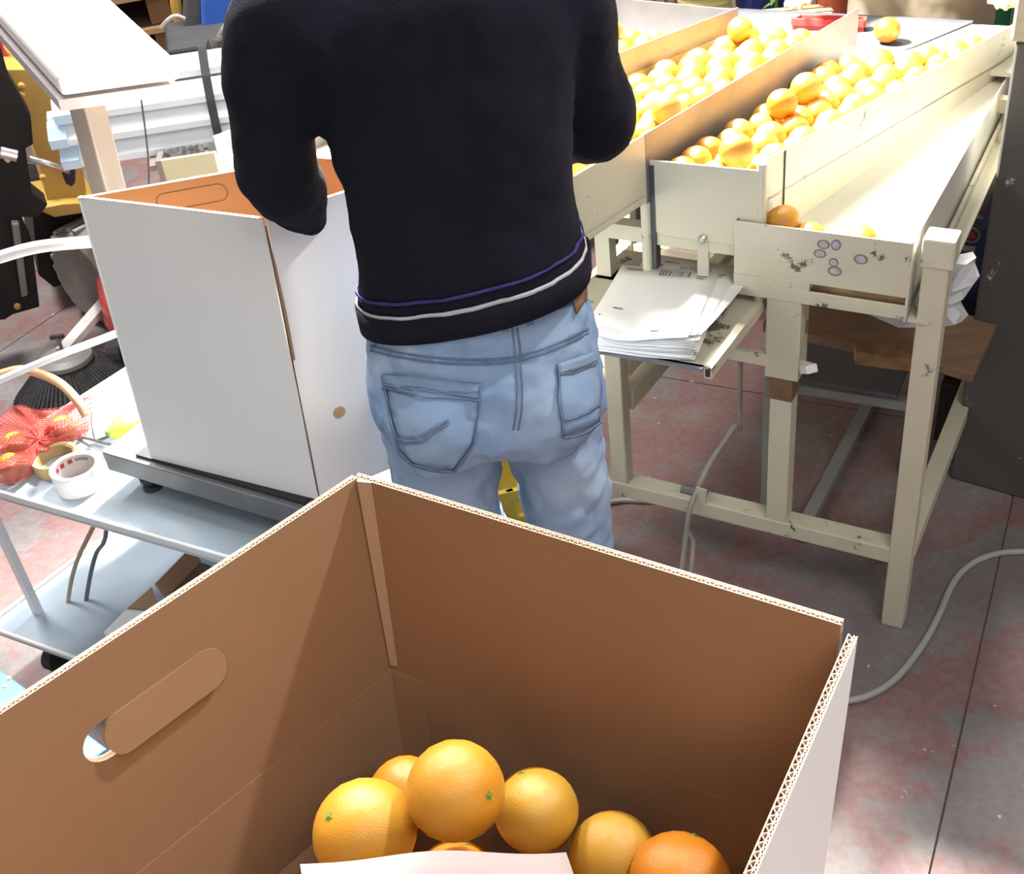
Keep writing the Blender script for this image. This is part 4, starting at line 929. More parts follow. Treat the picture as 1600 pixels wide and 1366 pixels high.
def hand(mb, wrist, d, palm_n, side, curl=0.5, sc=1.0):
    """palm and five separate fingers; d = direction of the fingers, palm_n = direction the palm faces, side=+1/-1 thumb side"""
    d = Vector(d).normalized(); pn_ = Vector(palm_n); pn_ = (pn_-d*pn_.dot(d)).normalized(); s_ = d.cross(pn_).normalized()*side
    W = Vector(wrist)
    rings = []
    for t, hw, ht in ((-0.01, .026, .020), (0.02, .034, .017), (0.06, .041, .016), (0.09, .041, .013), (0.098, .034, .008)):
        rings.append([W+d*t*sc+s_*hw*sc*math.cos(2*PI*k/16)+pn_*ht*sc*math.sin(2*PI*k/16) for k in range(16)])
    mb.loft(rings)
    for off, ln in ((0.030, .070), (0.010, .078), (-0.011, .073), (-0.030, .058)):
        p = W+d*0.085*sc+s_*off*sc; q = [p]; dd = d.copy()
        for j, f in enumerate((.45, .3, .25)):
            dd = (dd+pn_*curl*(0.4+0.35*j)).normalized(); q.append(q[-1]+dd*ln*f*sc)
        limb(mb, q, [.0088*sc, .0085*sc, .008*sc, .0068*sc], 10)
    p = W+d*0.025*sc+s_*0.028*sc; t1_ = (s_*0.75+d*0.65+pn_*0.25).normalized(); t2_ = (s_*0.25+d+pn_*(0.2+curl*.5)).normalized()
    limb(mb, [p, p+t1_*0.036*sc, p+t1_*0.036*sc+t2_*0.032*sc], [.0125*sc, .0105*sc, .0085*sc], 10)
def head(mb, c, fwd, sc=1.0):
    c = Vector(c); f = Vector(fwd).normalized(); r_ = f.cross(Vector((0, 0, 1))).normalized(); u_ = r_.cross(f)
    def P(x, y, z): return c+(r_*x+f*y+u_*z)*sc
    rings = []
    for z_, a_, b_, oy in ((-.115, .030, .030, .045), (-.105, .046, .055, .03), (-.07, .058, .078, .012), (-.02, .068, .090, .0), (.03, .074, .096, -.004), (.07, .070, .092, -.008), (.10, .054, .070, -.012), (.118, .025, .034, -.014)):
        rings.append([P(a_*math.cos(2*PI*k/20), oy+b_*math.sin(2*PI*k/20), z_) for k in range(20)])
    mb.loft(rings)
    limb(mb, [P(0, .088, .0), P(0, .104, -.025), P(0, .108, -.035)], [.008*sc, .012*sc, .013*sc], 10)       # nose
    for s_ in (-1, 1):
        limb(mb, [P(s_*.072, -.01, -.03), P(s_*.079, -.018, .0), P(s_*.074, -.012, .025)], [.009*sc, .011*sc, .010*sc], 10)   # ears
        limb(mb, [P(s_*.012, .084, .026), P(s_*.045, .078, .026)], [.009*sc, .008*sc], 8)  # brows
    limb(mb, [P(-.022, .083, -.066), P(0, .090, -.064), P(.022, .083, -.066)], [.007*sc, .009*sc, .007*sc], 8)   # mouth
    return P
def eyes_hair(root, P, sc, hairm):
    for s_ in (-1, 1):
        obj('eye', MB().lathe([(0.001, -.011*sc), (.009*sc, -.006*sc), (.011*sc, 0), (.009*sc, .006*sc), (0.001, .011*sc)], P(s_*.030, .076, .008), 14), mat('eye white', (0.75, 0.73, 0.7), 0.3), root, smooth=True)
    rings = []
    for z_, a_, b_, oy in ((-.06, .062, .060, -.038), (-.02, .077, .078, -.026), (.03, .081, .092, -.016), (.075, .077, .096, -.012), (.108, .060, .078, -.014), (.127, .028, .04, -.016)):
        rings.append([P(a_*math.cos(2*PI*k/20), oy+b_*math.sin(2*PI*k/20), z_) for k in range(20)])
    obj('hair', MB().loft(rings), hairm, root, smooth=True)

# ---- the worker seen from behind
YW = math.radians(-14)
W = thing('person', 'worker in a navy striped sweater and blue jeans seen from behind, packing a carton', 'person', (-0.03, 1.39, 0))
HEM = 0.19
# joints
Ls, Le, Lw = Vector((-0.215, 1.41, 1.375)), Vector((-0.262, 1.46, 1.195)), Vector((-0.262, 1.58, 1.075))
Rs, Re, Rw = Vector((0.122, 1.42, 1.370)), Vector((0.160, 1.50, 1.19)), Vector((0.125, 1.69, 1.10))
LegL = [Vector((-0.108, 1.385, 0.86)), Vector((-0.105, 1.385, 0.72)), Vector((-0.105, 1.395, 0.50)), Vector((-0.105, 1.42, 0.28)), Vector((-0.11, 1.44, 0.07))]
LegR = [Vector((0.062, 1.385, 0.86)), Vector((0.066, 1.385, 0.72)), Vector((0.078, 1.39, 0.50)), Vector((0.092, 1.42, 0.28)), Vector((0.10, 1.44, 0.07))]
jm = MB()
jm.loft([ring((-0.028, 1.388, 1.075), .142, .092, YW), ring((-0.028, 1.386, 1.03), .150, .098, YW), ring((-0.028, 1.382, 0.97), .156, .102, YW), ring((-0.026, 1.376, 0.91), .164, .118, YW), ring((-0.025, 1.372, 0.85), .168, .128, YW), ring((-0.025, 1.378, 0.825), .164, .118, YW), ring((-0.024, 1.385, 0.80), .148, .095, YW)])
for LG, rad in ((LegL, (.082, .084, .073, .064, .064)), (LegR, (.072, .072, .066, .060, .062))): limb(jm, LG, rad, 20)
for sx, cx in ((-1, -0.100), (1, 0.048)):   # seat
    c = Vector((cx, 1.305, 0.872)); jm.lathe([(0.002, -.085), (.045, -.07), (.068, -.03), (.072, 0), (.066, .035), (.04, .07), (0.002, .085)], c, 18)
jeans = remesh(obj('jeans', jm, DENIM, W, smooth=True), 0.007, 14)
wrinkle(jeans, 0.075, 0.026, 'denim folds'); wrinkle(jeans, 0.03, 0.009, 'denim creases')
bpy.context.view_layer.update()
from mathutils.bvhtree import BVHTree
dg = bpy.context.evaluated_depsgraph_get(); dg.update()
JT = BVHTree.FromObject(jeans, dg); JO = W.location
def onj(px, py, off=0.0):   # point on the cloth along a sight line
    v = Vector(ray(px, py)).normalized(); h, n_, _i, _d = JT.ray_cast(Vector(CAM)-JO, v)
    if h is None:
        p = aty(px, py, 1.36); h, n_, _i, _d = JT.find_nearest(p-JO)
    if n_.dot(v) > 0: n_ = -n_
    return h+JO+n_*off
def lay(name, rows, m, off, par, nu=10, nv=12, th=0.0025):
    """cloth piece between left/right pixel outlines, lying on the jeans"""
    nr = len(rows)-1
    def fn(u, v):
        t = v*nr; i_ = min(int(t), nr-1); f_ = t-i_
        (ax_, ay_), (bx_, by_) = rows[i_]; (cx_, cy_), (dx_, dy_) = rows[i_+1]
        lx, ly = ax_+(cx_-ax_)*f_, ay_+(cy_-ay_)*f_; rx, ry = bx_+(dx_-bx_)*f_, by_+(dy_-by_)*f_
        return onj(lx+(rx-lx)*u, ly+(ry-ly)*u, off)
    return obj(name, MB().grid(fn, nu, nv), m, par, smooth=True, solid=th)
def ribbon(name, pts, wpx, m, off, par):
    P_ = bez([Vector((x, y, 0)) for x, y in pts], 6); L_, R_ = [], []
    for i, p in enumerate(P_):
        d = (P_[min(i+1, len(P_)-1)]-P_[max(i-1, 0)]).normalized(); s_ = Vector((-d.y, d.x, 0))*wpx/2
        L_.append(onj(p.x-s_.x, p.y-s_.y, off)); R_.append(onj(p.x+s_.x, p.y+s_.y, off))
    k = len(L_); return obj(name, MB().add(L_+R_, [(i, i+1, k+i+1, k+i) for i in range(k-1)]), m, par, smooth=True, solid=0.0014)
lay('back_pocket', [((599, 584), (751, 600)), ((612, 640), (749, 648)), ((626, 700), (738, 690)), ((645, 721), (708, 733))], DENIMD, 0.0022, jeans)
lay('back_pocket', [((869, 568), (924, 550)), ((873, 620), (938, 600)), ((878, 680), (934, 658))], DENIMD, 0.0022, jeans)
lay('pocket_hem', [((599, 584), (751, 600)), ((602, 606), (751, 622))], DENIMD, 0.0042, jeans, 10, 3)
lay('pocket_hem', [((869, 568), (924, 550)), ((871, 586), (928, 566))], DENIMD, 0.0042, jeans, 8, 3)
for pts, wp in (([(600, 586), (606, 610), (613, 645), (627, 700), (645, 721)], 3), ([(645, 721), (676, 730), (708, 733)], 3), ([(708, 733), (738, 690), (748, 648), (751, 600)], 3), ([(601, 607), (650, 618), (700, 623), (751, 623)], 2.5), ([(600, 598), (650, 608), (700, 613), (751, 612)], 2),
                ([(869, 568), (873, 620), (878, 680)], 3), ([(878, 680), (905, 676), (934, 658)], 3), ([(871, 587), (900, 579), (928, 567)], 2.5), ([(622, 682), (655, 681), (676, 668), (698, 657)], 3), ([(623, 690), (657, 688), (680, 673), (700, 661)], 2.5), ([(880, 656), (905, 648), (932, 632)], 3)):
    ribbon('seam', pts, wp, STITCH, 0.0054, jeans)
for dy_ in (0, 7): ribbon('yoke_seam', [(580, 541+dy_), (630, 552+dy_), (700, 561+dy_), (770, 561+dy_), (812, 556+dy_), (860, 541+dy_), (918, 513+dy_)], 2.5, STITCH, 0.0014, jeans)
for dx_ in (-4, 4): ribbon('centre_seam', [(804+dx_, 512), (808+dx_, 545), (812+dx_, 600), (811+dx_, 640), (806+dx_, 672)], 2.5, STITCH, 0.0014, jeans)
ribbon('waistband_seam', [(838, 490), (880, 480), (916, 468)], 2.5, STITCH, 0.0014, jeans)
ribbon('belt_loop', [(786, 500), (789, 516)], 11, STITCH, 0.004, jeans); ribbon('belt_loop', [(824, 488), (827, 506)], 11, STITCH, 0.004, jeans)
lay('leather_patch', [((888, 444), (914, 434)), ((892, 470), (913, 462)), ((898, 490), (910, 474))], LEATHER, 0.003, jeans, 4, 4)
# sweater
sm = MB()
TOR = [((-0.028, 1.385, 1.025), .158, .106), ((-0.028, 1.388, 1.075), .152, .106), ((-0.028, 1.395, 1.15), .148, .104), ((-0.030, 1.405, 1.25), .158, .106), ((-0.032, 1.415, 1.34), .172, .104), ((-0.032, 1.422, 1.40), .168, .092), ((-0.032, 1.428, 1.44), .120, .070), ((-0.032, 1.432, 1.475), .062, .060)]
sm.loft([ring(c, a, b, YW, HEM*(1 if i == 0 else max(0, .75-.25*i))) for i, (c, a, b) in enumerate(TOR)])
limb(sm, [Ls+Vector((0.05, 0, 0.01)), Ls, Ls.lerp(Le, .5)+Vector((-.004, -.004, 0)), Le, Le.lerp(Lw, .5), Lw], [.066, .066, .058, .054, .049, .042], 18)
limb(sm, [Rs+Vector((-0.05, 0, 0.01)), Rs, Rs.lerp(Re, .5), Re, Re.lerp(Rw, .5), Rw], [.066, .064, .058, .056, .050, .042], 18)
sweater = remesh(obj('sweater', sm, NAVY, W, smooth=True), 0.008, 10)
wrinkle(sweater, 0.10, 0.016, 'knit folds'); wrinkle(sweater, 0.04, 0.005, 'knit creases')
def hemring(dz, hw, a, b, m, name):
    n = 56; lo = ring((-0.028, 1.386, 1.025+dz-hw), a, b, YW, HEM, n); hi = ring((-0.028, 1.386, 1.025+dz+hw), a, b, YW, HEM, n)
    o = obj(name, MB().loft([lo, hi], cap=False), m, sweater, smooth=True)
    md = o.modifiers.new('sub', 'SUBSURF'); md.levels = 1; md.render_levels = 1
    md = o.modifiers.new('wrap', 'SHRINKWRAP'); md.target = sweater; md.wrap_method = 'NEAREST_SURFACEPOINT'; md.wrap_mode = 'ABOVE_SURFACE'; md.offset = 0.0025
    md = o.modifiers.new('solid', 'SOLIDIFY'); md.thickness = 0.002; md.offset = 0
hemring(0.020, 0.0028, .165, .113, WSTRIPE, 'pale_stripe')
hemring(0.040, 0.0020, .165, .113, PURPLE, 'purple_stripe')
lo = ring((-0.028, 1.385, 1.006), .160, .108, YW, HEM, 56); hi = ring((-0.028, 1.386, 1.042), .161, .109, YW, HEM, 56)
o = obj('hem_band', MB().loft([lo, hi], cap=False), NAVY, sweater, smooth=True, solid=0.004)
# body: head, neck, core, arms, hands, legs as one surface
bm_ = MB()
Pw = head(bm_, (-0.03, 1.50, 1.615), (0.25, 1, -0.45), 1.0)
limb(bm_, [(-0.032, 1.425, 1.42), (-0.03, 1.45, 1.50), (-0.03, 1.475, 1.56)], [.055, .052, .05], 14)
bm_.loft([ring((-0.028, 1.39, 0.80), .12, .08, YW), ring((-0.028, 1.39, 1.1), .11, .075, YW), ring((-0.03, 1.415, 1.36), .12, .07, YW), ring((-0.03, 1.425, 1.44), .07, .05, YW)])
limb(bm_, [Ls, Le, Lw, Lw+(Lw-Le).normalized()*0.03], [.035, .034, .03, .028], 12); limb(bm_, [Rs, Re, Rw, Rw+(Rw-Re).normalized()*0.03], [.035, .034, .03, .028], 12)
for LG in (LegL, LegR): limb(bm_, LG, (.05, .05, .045, .04, .035), 12)
hand(bm_, Lw+(Lw-Le).normalized()*0.05, (0.15, 0.7, -0.75), (0.5, -0.3, -0.5), -1, 0.5)
hand(bm_, Rw+(Rw-Re).normalized()*0.045, (-0.15, 0.75, -0.42), (-0.2, -0.3, -1), 1, 0.55)
remesh(obj('body', bm_, SKIN, W, smooth=True), 0.0055, 4)
eyes_hair(W, Pw, 1.0, HAIR)
def shoe(root, c, yaw):
    c = Vector(c); f = Vector((math.sin(yaw), math.cos(yaw), 0)); r_ = Vector((f.y, -f.x, 0)); rings = []
    for t, hw, h_ in ((-.085, .022, .05), (-.075, .036, .085), (-.02, .041, .095), (.04, .044, .075), (.10, .050, .055), (.15, .046, .045), (.18, .030, .032), (.188, .012, .02)):
        rings.append([c+f*t+r_*hw*math.cos(2*PI*k/18)+Vector((0, 0, max(0.0, h_/2+h_/2*math.sin(2*PI*k/18)*1.0))) for k in range(18)])
    obj('shoe', MB().loft(rings), SHOE, root, smooth=True)
shoe(W, (-0.11, 1.43, 0.0), -0.1); shoe(W, (0.10, 1.43, 0.0), 0.25)

# ---- second worker beyond the belt, in beige
s2 = atz(1432, 60, bz); dirv = Vector((s2.x, s2.y, 0)).normalized(); c2 = Vector((s2.x, s2.y, 0))+dirv*0.42
W2 = thing('person', 'second worker in a beige shirt standing beyond the conveyor belt', 'person', (c2.x, c2.y, 0))
f2 = -dirv; y2 = math.atan2(-f2.x, f2.y); rr2 = Vector((f2.y, -f2.x, 0))   # rr2: his right... seen at the left
def w2(x, y, z): return c2+rr2*x+f2*y+Vector((0, 0, z))
sh2 = MB()
sh2.loft([ring(w2(0, 0, z_), a_, b_, y2) for z_, a_, b_ in ((.50, .205, .15), (.78, .19, .13), (.90, .185, .13), (1.05, .165, .115), (1.22, .175, .115), (1.36, .19, .105), (1.43, .15, .08), (1.47, .06, .06))])
hs_ = 1 if rr2.x < 0 else -1
a1 = [w2(hs_*.20, 0, 1.38), w2(hs_*.27, .08, 1.14), w2(hs_*.25, .28, 1.0)]; a2_ = [w2(-hs_*.20, 0, 1.38), w2(-hs_*.26, .02, 1.12), w2(-hs_*.20, .22, .98)]
limb(sh2, a1, [.062, .052, .042], 14); limb(sh2, a2_, [.062, .052, .042], 14)
o = remesh(obj('shirt', sh2, SHIRT, W2, smooth=True), 0.010, 8); wrinkle(o, 0.09, 0.02, 'shirt folds')
tr2 = MB(); tr2.loft([ring(w2(0, 0, z_), a_, b_, y2) for z_, a_, b_ in ((1.0, .15, .10), (.9, .165, .115), (.8, .16, .115))])
for sx in (-1, 1): limb(tr2, [w2(sx*.085, 0, .86), w2(sx*.09, 0, .5), w2(sx*.09, -.01, .08)], [.085, .07, .06], 14); shoe(W2, w2(sx*.09, 0, 0), -y2)
remesh(obj('trousers', tr2, mat('grey trousers', (0.10, 0.10, 0.11), 0.9, (0.08, 0.08, 0.09), 10, 0.5), W2, smooth=True), 0.010, 8)
b2_ = MB(); P2h = head(b2_, w2(0, .04, 1.62), (f2.x, f2.y, -.4), .98)
limb(b2_, [w2(0, 0, 1.40), w2(0, .01, 1.5), w2(0, .03, 1.56)], [.055, .05, .05], 12)
b2_.loft([ring(w2(0, 0, .9), .12, .07, y2), ring(w2(0, 0, 1.2), .12, .07, y2), ring(w2(0, 0, 1.44), .08, .05, y2)])
limb(b2_, a1+[a1[2]+(a1[2]-a1[1])*0.15], [.034, .033, .03, .027], 10); limb(b2_, a2_+[a2_[2]+(a2_[2]-a2_[1])*0.15], [.034, .033, .03, .027], 10)
hand(b2_, a1[2]+(a1[2]-a1[1])*0.25, (f2+rr2*hs_*.35-Vector((0, 0, .35))), (0, 0, -1), -hs_, .4, .95)
hand(b2_, a2_[2]+(a2_[2]-a2_[1])*0.25, (f2-Vector((0, 0, .35))), (0, 0, -1), hs_, .4, .95)
for sx in (-1, 1): limb(b2_, [w2(sx*.085, 0, .95), w2(sx*.09, 0, .5), w2(sx*.09, -.01, .08)], [.05, .045, .035], 10)
remesh(obj('body', b2_, SKIN, W2, smooth=True), 0.006, 4)
eyes_hair(W2, P2h, .98, HAIR)

# ================================================================== BACKGROUND
def crate(name, label, pxl, pxr, ytop, h, d, m, dep, rows=4, cols=6, ang=None, group=None):
    """slatted plastic crate; top edge between two sight lines on a vertical plane at the given depth"""
    a_ = atd(pxl, ytop, dep); n_ = Vector((-a_.x, -a_.y, 0)).normalized() if ang is None else Vector((math.sin(ang), -math.cos(ang), 0))
    b_ = onp(pxr, ytop, a_, tuple(n_)); x_ = Vector((b_.x-a_.x, b_.y-a_.y, 0)); wd = x_.length; x_.normalize(); y_ = -n_
    z0 = a_.z-h
    root = thing(name, label, 'crate', (a_+x_*wd/2+y_*d/2).to_tuple()[:2]+(z0,), group=group)
    def V(x, y, z_): return Vector((a_.x, a_.y, z0))+x_*x+y_*y+Vector((0, 0, z_))
    obj('bottom', MB().prism([V(0, 0, 0), V(wd, 0, 0), V(wd, d, 0), V(0, d, 0)], (0, 0, .006)), m, root)
    for (p, q_) in ((V(0, 0, 0), V(wd, 0, 0)), (V(wd, 0, 0), V(wd, d, 0)), (V(wd, d, 0), V(0, d, 0)), (V(0, d, 0), V(0, 0, 0))):
        L_ = (q_-p).length; e_ = (q_-p)/L_
        for zz0, hh in ((h-.02, .02), (h*.5-.008, .016), (0, .02)):
            obj('rail', MB().bar(p+Vector((0, 0, zz0+hh/2)), q_+Vector((0, 0, zz0+hh/2)), .012, hh), m, root)
        k_ = max(3, int(L_/0.045))
        for i in range(k_+1):
            c = p+e_*(L_*i/k_); obj('slat', MB().bar(c, c+Vector((0, 0, h)), .008, .012 if 0 < i < k_ else .02, up=e_), m, root)
    return root
crate('fruit_crate', 'leftmost red plastic crate behind the farthest trough', 880, 995, -18, 0.20, 0.30, REDCR, 3.75)
crate('fruit_crate', 'red plastic crate left of the cream basket', 1003, 1058, -30, 0.24, 0.30, REDCR, 3.70)
ft = thing('crate_table', 'low dark bench holding crates beyond the sorting table', 'bench', atd(1000, 30, 3.8).to_tuple()[:2]+(0,))
bp_ = atd(1000, 24, 3.7); zb_ = bp_.z-0.035
bx = [Vector((0.05, bp_.y-.12, zb_)), Vector((1.25, bp_.y-.32, zb_)), Vector((1.4, bp_.y+.45, zb_)), Vector((.2, bp_.y+.6, zb_))]
obj('bench_top', MB().prism(bx, (0, 0, -.03)), mat('dark bench', (0.10, 0.07, 0.055), 0.7, (0.07, 0.05, 0.04), 8, 0.5), ft)
for q_ in bx: c = q_.lerp((bx[0]+bx[2])/2, .06); obj('leg', MB().box(c.x-.025, c.x+.025, c.y-.025, c.y+.025, 0, zb_-.03), DARKST, ft)
def tub(name, label, cat, px, py, dep, r0, r1, h, m, bands=0, parts=None):
    c = atd(px, py, dep); root = thing(name, label, cat, c)
    prof = [(r0*.2, 0), (r0, 0), (r1, h), (r1+.012, h), (r1+.012, h-.02), (r1-.006, h-.02), (r0-.008, .01), (r0*.2, .01)]
    prof = [(r0*.2, 0), (r0, 0), (r1, h), (r1-.008, h), (r0-.008, .012), (r0*.2, .012)]
    obj('body', MB().lathe(prof, c, 32), m, root, smooth=False)
    obj('rim', MB().lathe([(r1-.004, h-.02), (r1+.012, h-.02), (r1+.012, h), (r1-.004, h)], c, 32), m, root)
    for i in range(bands):
        z_ = h*(i+.7)/(bands+.5); r_ = r0+(r1-r0)*z_/h; obj('band', MB().lathe([(r_-.002, z_), (r_+.005, z_+.004), (r_+.005, z_+.012), (r_-.002, z_+.016)], c, 32), m, root)
    return root
tub('basket', 'cream yellow round basket beside the red crates', 'basket', 1102, 22, 3.55, .075, .10, .22, YCREAM, 9)
tub('bucket', 'dark blue bucket right of the cream basket', 'bucket', 1178, 26, 3.62, .055, .065, .2, BLUEP, 1)
tub('bucket', 'smaller dark blue bucket behind the green sprig', 'bucket', 1218, 24, 3.72, .05, .06, .2, BLUEP, 1)
crate('fruit_crate', 'orange plastic crate beside the blue buckets', 1236, 1300, -14, .16, .25, ORCR, 3.7)
tub('bucket', 'red bucket in front of the second worker', 'bucket', 1308, 22, 3.35, .055, .07, .18, REDCR, 0)
# green sprig
gp = atd(1210, 20, 3.50); gs = thing('green_sprig', 'green sprig hanging before the blue buckets', 'plant', gp)
obj('stalk', MB().tube(bez([gp+Vector((0, 0, -.03)), gp+Vector((.004, .0, .03)), gp+Vector((0, 0, .12))]), .006, 8), GREENL, gs)
for i in range(6):
    a_ = i*1.1; p = gp+Vector((0, 0, -.03+.022*i)); d_ = Vector((math.cos(a_), math.sin(a_)*.5, -.5)).normalized(); s_ = d_.cross(Vector((0, 0, 1))).normalized()
    obj('leaf', MB().add([p, p+d_*.02+s_*.009, p+d_*.045, p+d_*.02-s_*.009, p+d_*.02+Vector((0, 0, .003))], [(0, 1, 4), (1, 2, 4), (2, 3, 4), (3, 0, 4)]), GREENL, gs, solid=.001)
# red tray at the belt's far side
rtq = [atz(1238, 34, bz+.02), atz(1350, 37, bz+.02), atz(1352, 31, bz+.02), atz(1250, 28, bz+.02)]
rt0 = thing('red_tray', 'flat red tray at the far side of the belt', 'tray', rtq[0])
obj('tray_base', MB().prism(rtq, (0, 0, -.02)), REDP, rt0)
for i in range(4): obj('tray_rim', MB().bar(rtq[i], rtq[(i+1) % 4], .008, .016), REDP, rt0)
# wooden slat frame behind the belt, green bin
wf = thing('timber_bundle', 'pale wooden slats lying behind the second trough', 'timber', atd(1170, 35, 3.2))
for i in range(3):
    p = atd(1160+8*i, 36-7*i, 3.20+.06*i); q_ = atd(1300, 24-7*i, 3.20+.06*i); obj('slat', MB().bar(p, q_, .03, .012), mat('pale wood', (0.50, 0.42, 0.27), 0.7, (0.42, 0.34, 0.2), 12, 0.5), wf)
gb = thing('waste_bin', 'tall dark green plastic bin behind the chute end', 'bin', atd(1545, 60, 3.3).to_tuple()[:2]+(0,))
g0_ = atd(1502, 50, 3.6); g1_ = atd(1600, 38, 3.55); gd = Vector((g1_.x-g0_.x, g1_.y-g0_.y, 0)); gl = gd.length; gd.normalize(); gn = Vector((-gd.y, gd.x, 0))
gw = gl*1.15
obj('body', MB().loft([[Vector((g0_.x, g0_.y, z_))+gd*(gw*x_)+gn*(.4*y_) for x_, y_ in ((.06, .06), (.94, .06), (.94, .94), (.06, .94))] if z_ == 0 else [Vector((g0_.x, g0_.y, z_))+gd*(gw*x_)+gn*(.4*y_) for x_, y_ in ((0, 0), (1, 0), (1, 1), (0, 1))] for z_ in (0, 1.02)]), GREENP, gb, bevel=.01)
obj('rib', MB().bar(Vector((g0_.x, g0_.y, .1))+gd*gw*.72-gn*.004, Vector((g0_.x, g0_.y, 1.0))+gd*gw*.72-gn*.004, .02, .02, up=gd), mat('green grey rib', (0.12, 0.17, 0.10), 0.5, (0.1, 0.14, 0.08), 10, 0.5), gb)
obj('lid', MB().prism([Vector((g0_.x, g0_.y, 1.02))+gd*(gw*x_)+gn*(.4*y_) for x_, y_ in ((-.04, -.04), (1.04, -.04), (1.04, 1.04), (-.04, 1.04))], (0, 0, .05)), GREENP, gb, bevel=.01)

# ---- bundle of edge profiles on a cream bench, left background
bz1 = 0.74
L_a = atd(140, 195, 2.95); L_b = atd(432, 118, 2.95)
ax = (L_b-L_a); ax.z = 0; ln = ax.length; ax.normalize(); pr = Vector((-ax.y, ax.x, 0))
if pr.y < 0: pr = -pr
LB0 = Vector((L_a.x, L_a.y, 0))
zs = min(L_a.z, L_b.z)-0.10
BN = thing('cream_bench', 'cream painted bench carrying the bundle of white profiles', 'bench', (LB0+ax*.5).to_tuple()[:2]+(0,))
def bn(x, y, z): return LB0+ax*x+pr*y+Vector((0, 0, z))
CREAMB = mat('cream bench paint', (0.60, 0.55, 0.36), 0.5, (0.52, 0.47, 0.3), 6, 0.6)
obj('bench_side', MB().box(0, 1, 0, 1, 0, 1) if False else MB().hexa([bn(.16, -.06, zs-.16), bn(0.84, -.06, zs-.16), bn(0.84, -.045, zs-.16), bn(.16, -.045, zs-.16), bn(.16, -.06, zs), bn(0.84, -.06, zs), bn(0.84, -.045, zs), bn(.16, -.045, zs)]), CREAMB, BN)
obj('bench_end', MB().hexa([bn(.145, -.06, zs-.18), bn(.16, -.06, zs-.18), bn(.16, .5, zs-.18), bn(.145, .5, zs-.18), bn(.145, -.06, zs), bn(.16, -.06, zs), bn(.16, .5, zs), bn(.145, .5, zs)]), BEIGE, BN)
obj('bench_top', MB().hexa([bn(.12, -.045, zs-.03), bn(0.84, -.045, zs-.03), bn(0.84, .5, zs-.03), bn(.12, .5, zs-.03), bn(.12, -.045, zs-.015), bn(0.84, -.045, zs-.015), bn(0.84, .5, zs-.015), bn(.12, .5, zs-.015)]), BEIGE, BN)
for x, y in ((.2, 0), (0.76, 0), (.2, .45), (0.76, .45)): c = bn(x, y, 0); obj('leg', MB().box(c.x-.025, c.x+.025, c.y-.025, c.y+.025, 0, zs-.03), CREAMB, BN)
WPROF = mat('white profile plastic', (0.72, 0.76, 0.80), 0.35, (0.66, 0.70, 0.75), 10, 0.6)
prows = [(0.02, 0.0, 0), (0.10, 0.0, 0), (0.18, 0.0, 0), (0.03, .055, -.015), (.115, .055, -.03), (.19, .055, 0), (.05, .11, .01), (.13, .11, .0), (.10, .165, .02)]
for i, (y, z_, dx_) in enumerate(prows):
    r0_ = thing('edge_profile', 'white plastic edge profile with pale blue end in the strapped bundle', 'profile', bn(0, y, zs-.01+z_), group='edge profiles in the strapped bundle')
    mbp = MB(); b = bn(-.06+dx_, y, zs-.012+z_); E2 = ax*0.86
    prof = [(0, 0), (.036, .030), (.072, 0), (.072, .016), (.036, .052), (0, .016)]
    obj('profile', MB().prism([b+pr*a_+Vector((0, 0, h_)) for a_, h_ in prof], E2), WPROF, r0_)
    obj('end_cap', MB().prism([b-ax*.045+pr*a_*(1.06)+Vector((0, 0, h_)) for a_, h_ in [(-.004, -.002), (.02, .012), (.036, .022), (.05, .012), (.076, -.002), (.078, .022), (.05, .050), (.036, .060), (.02, .050), (-.006, .022)]], ax*.047), PALEB, r0_)
sc_ = [bn(.30, y, zs+z_) for y, z_ in ((-.006, -.005), (-.004, .05), (.015, .11), (.045, .165), (.10, .222), (.17, .222), (.22, .165), (.265, .11), (.268, 0))]
tag(obj('strap', MB().add([p for p in sc_]+[p+ax*.022 for p in sc_], [(i, i+1, len(sc_)+i+1, len(sc_)+i) for i in range(len(sc_)-1)]), RUBBER, solid=.003), 'black strap around the bundle of white profiles', 'strap')
pc = bn(.22, -.05, zs+.005)
for i in range(3):
    p = bn(.17+.11*i, -.04, zs-.012); obj_ = obj('label_card', MB().prism([p, p+ax*.10, p+ax*.10+Vector((0, .0, .03))+pr*.01, p+Vector((0, 0, .03))+pr*.01], pr*.004), (mat('dark card', (.03, .03, .035), .5, (.3, .3, .32), 80, .3), STEEL, DARKST)[i])
    tag(obj_, ('dark printed card leaning at the near end of the bundle', 'grey card in the middle below the white profiles', 'black card farthest along below the white profiles')[i], 'card')

# ---- yellow forklift at the left edge
def vplane(dep, px=60, py=200):
    P_ = atd(px, py, dep); n_ = Vector((-P_.x, -P_.y, 0)).normalized(); return P_, n_
FLP, FLN = vplane(3.45)
FK = thing('forklift', 'yellow forklift truck with black mast at the left edge', 'forklift', (FLP.x, FLP.y, 0))
def slabpx(name, poly, off, th, m, par=FK, bevel=.004, **k):
    P_ = FLP-FLN*off; q_ = [onp(px, py, P_, tuple(FLN)) for px, py in poly]
    return obj(name, MB().prism(q_, -FLN*th), m, par, bevel=bevel, **k)
side = slabpx('side_panel', [(8, 108), (110, 108), (135, 300), (128, 322), (75, 318), (60, 250)], .0, .45, YELLOW)
slabpx('step_plate', [(55, 326), (85, 340), (150, 330), (150, 316), (100, 318)], -.05, .25, YELLOW)
for px, py in ((33, 134), (33, 148), (67, 277)): obj('bolt', MB().lathe([(.011, 0), (.011, .006), (.005, .012)], onp(px, py, FLP, tuple(FLN)), 12, FLN), YELLOW, side)
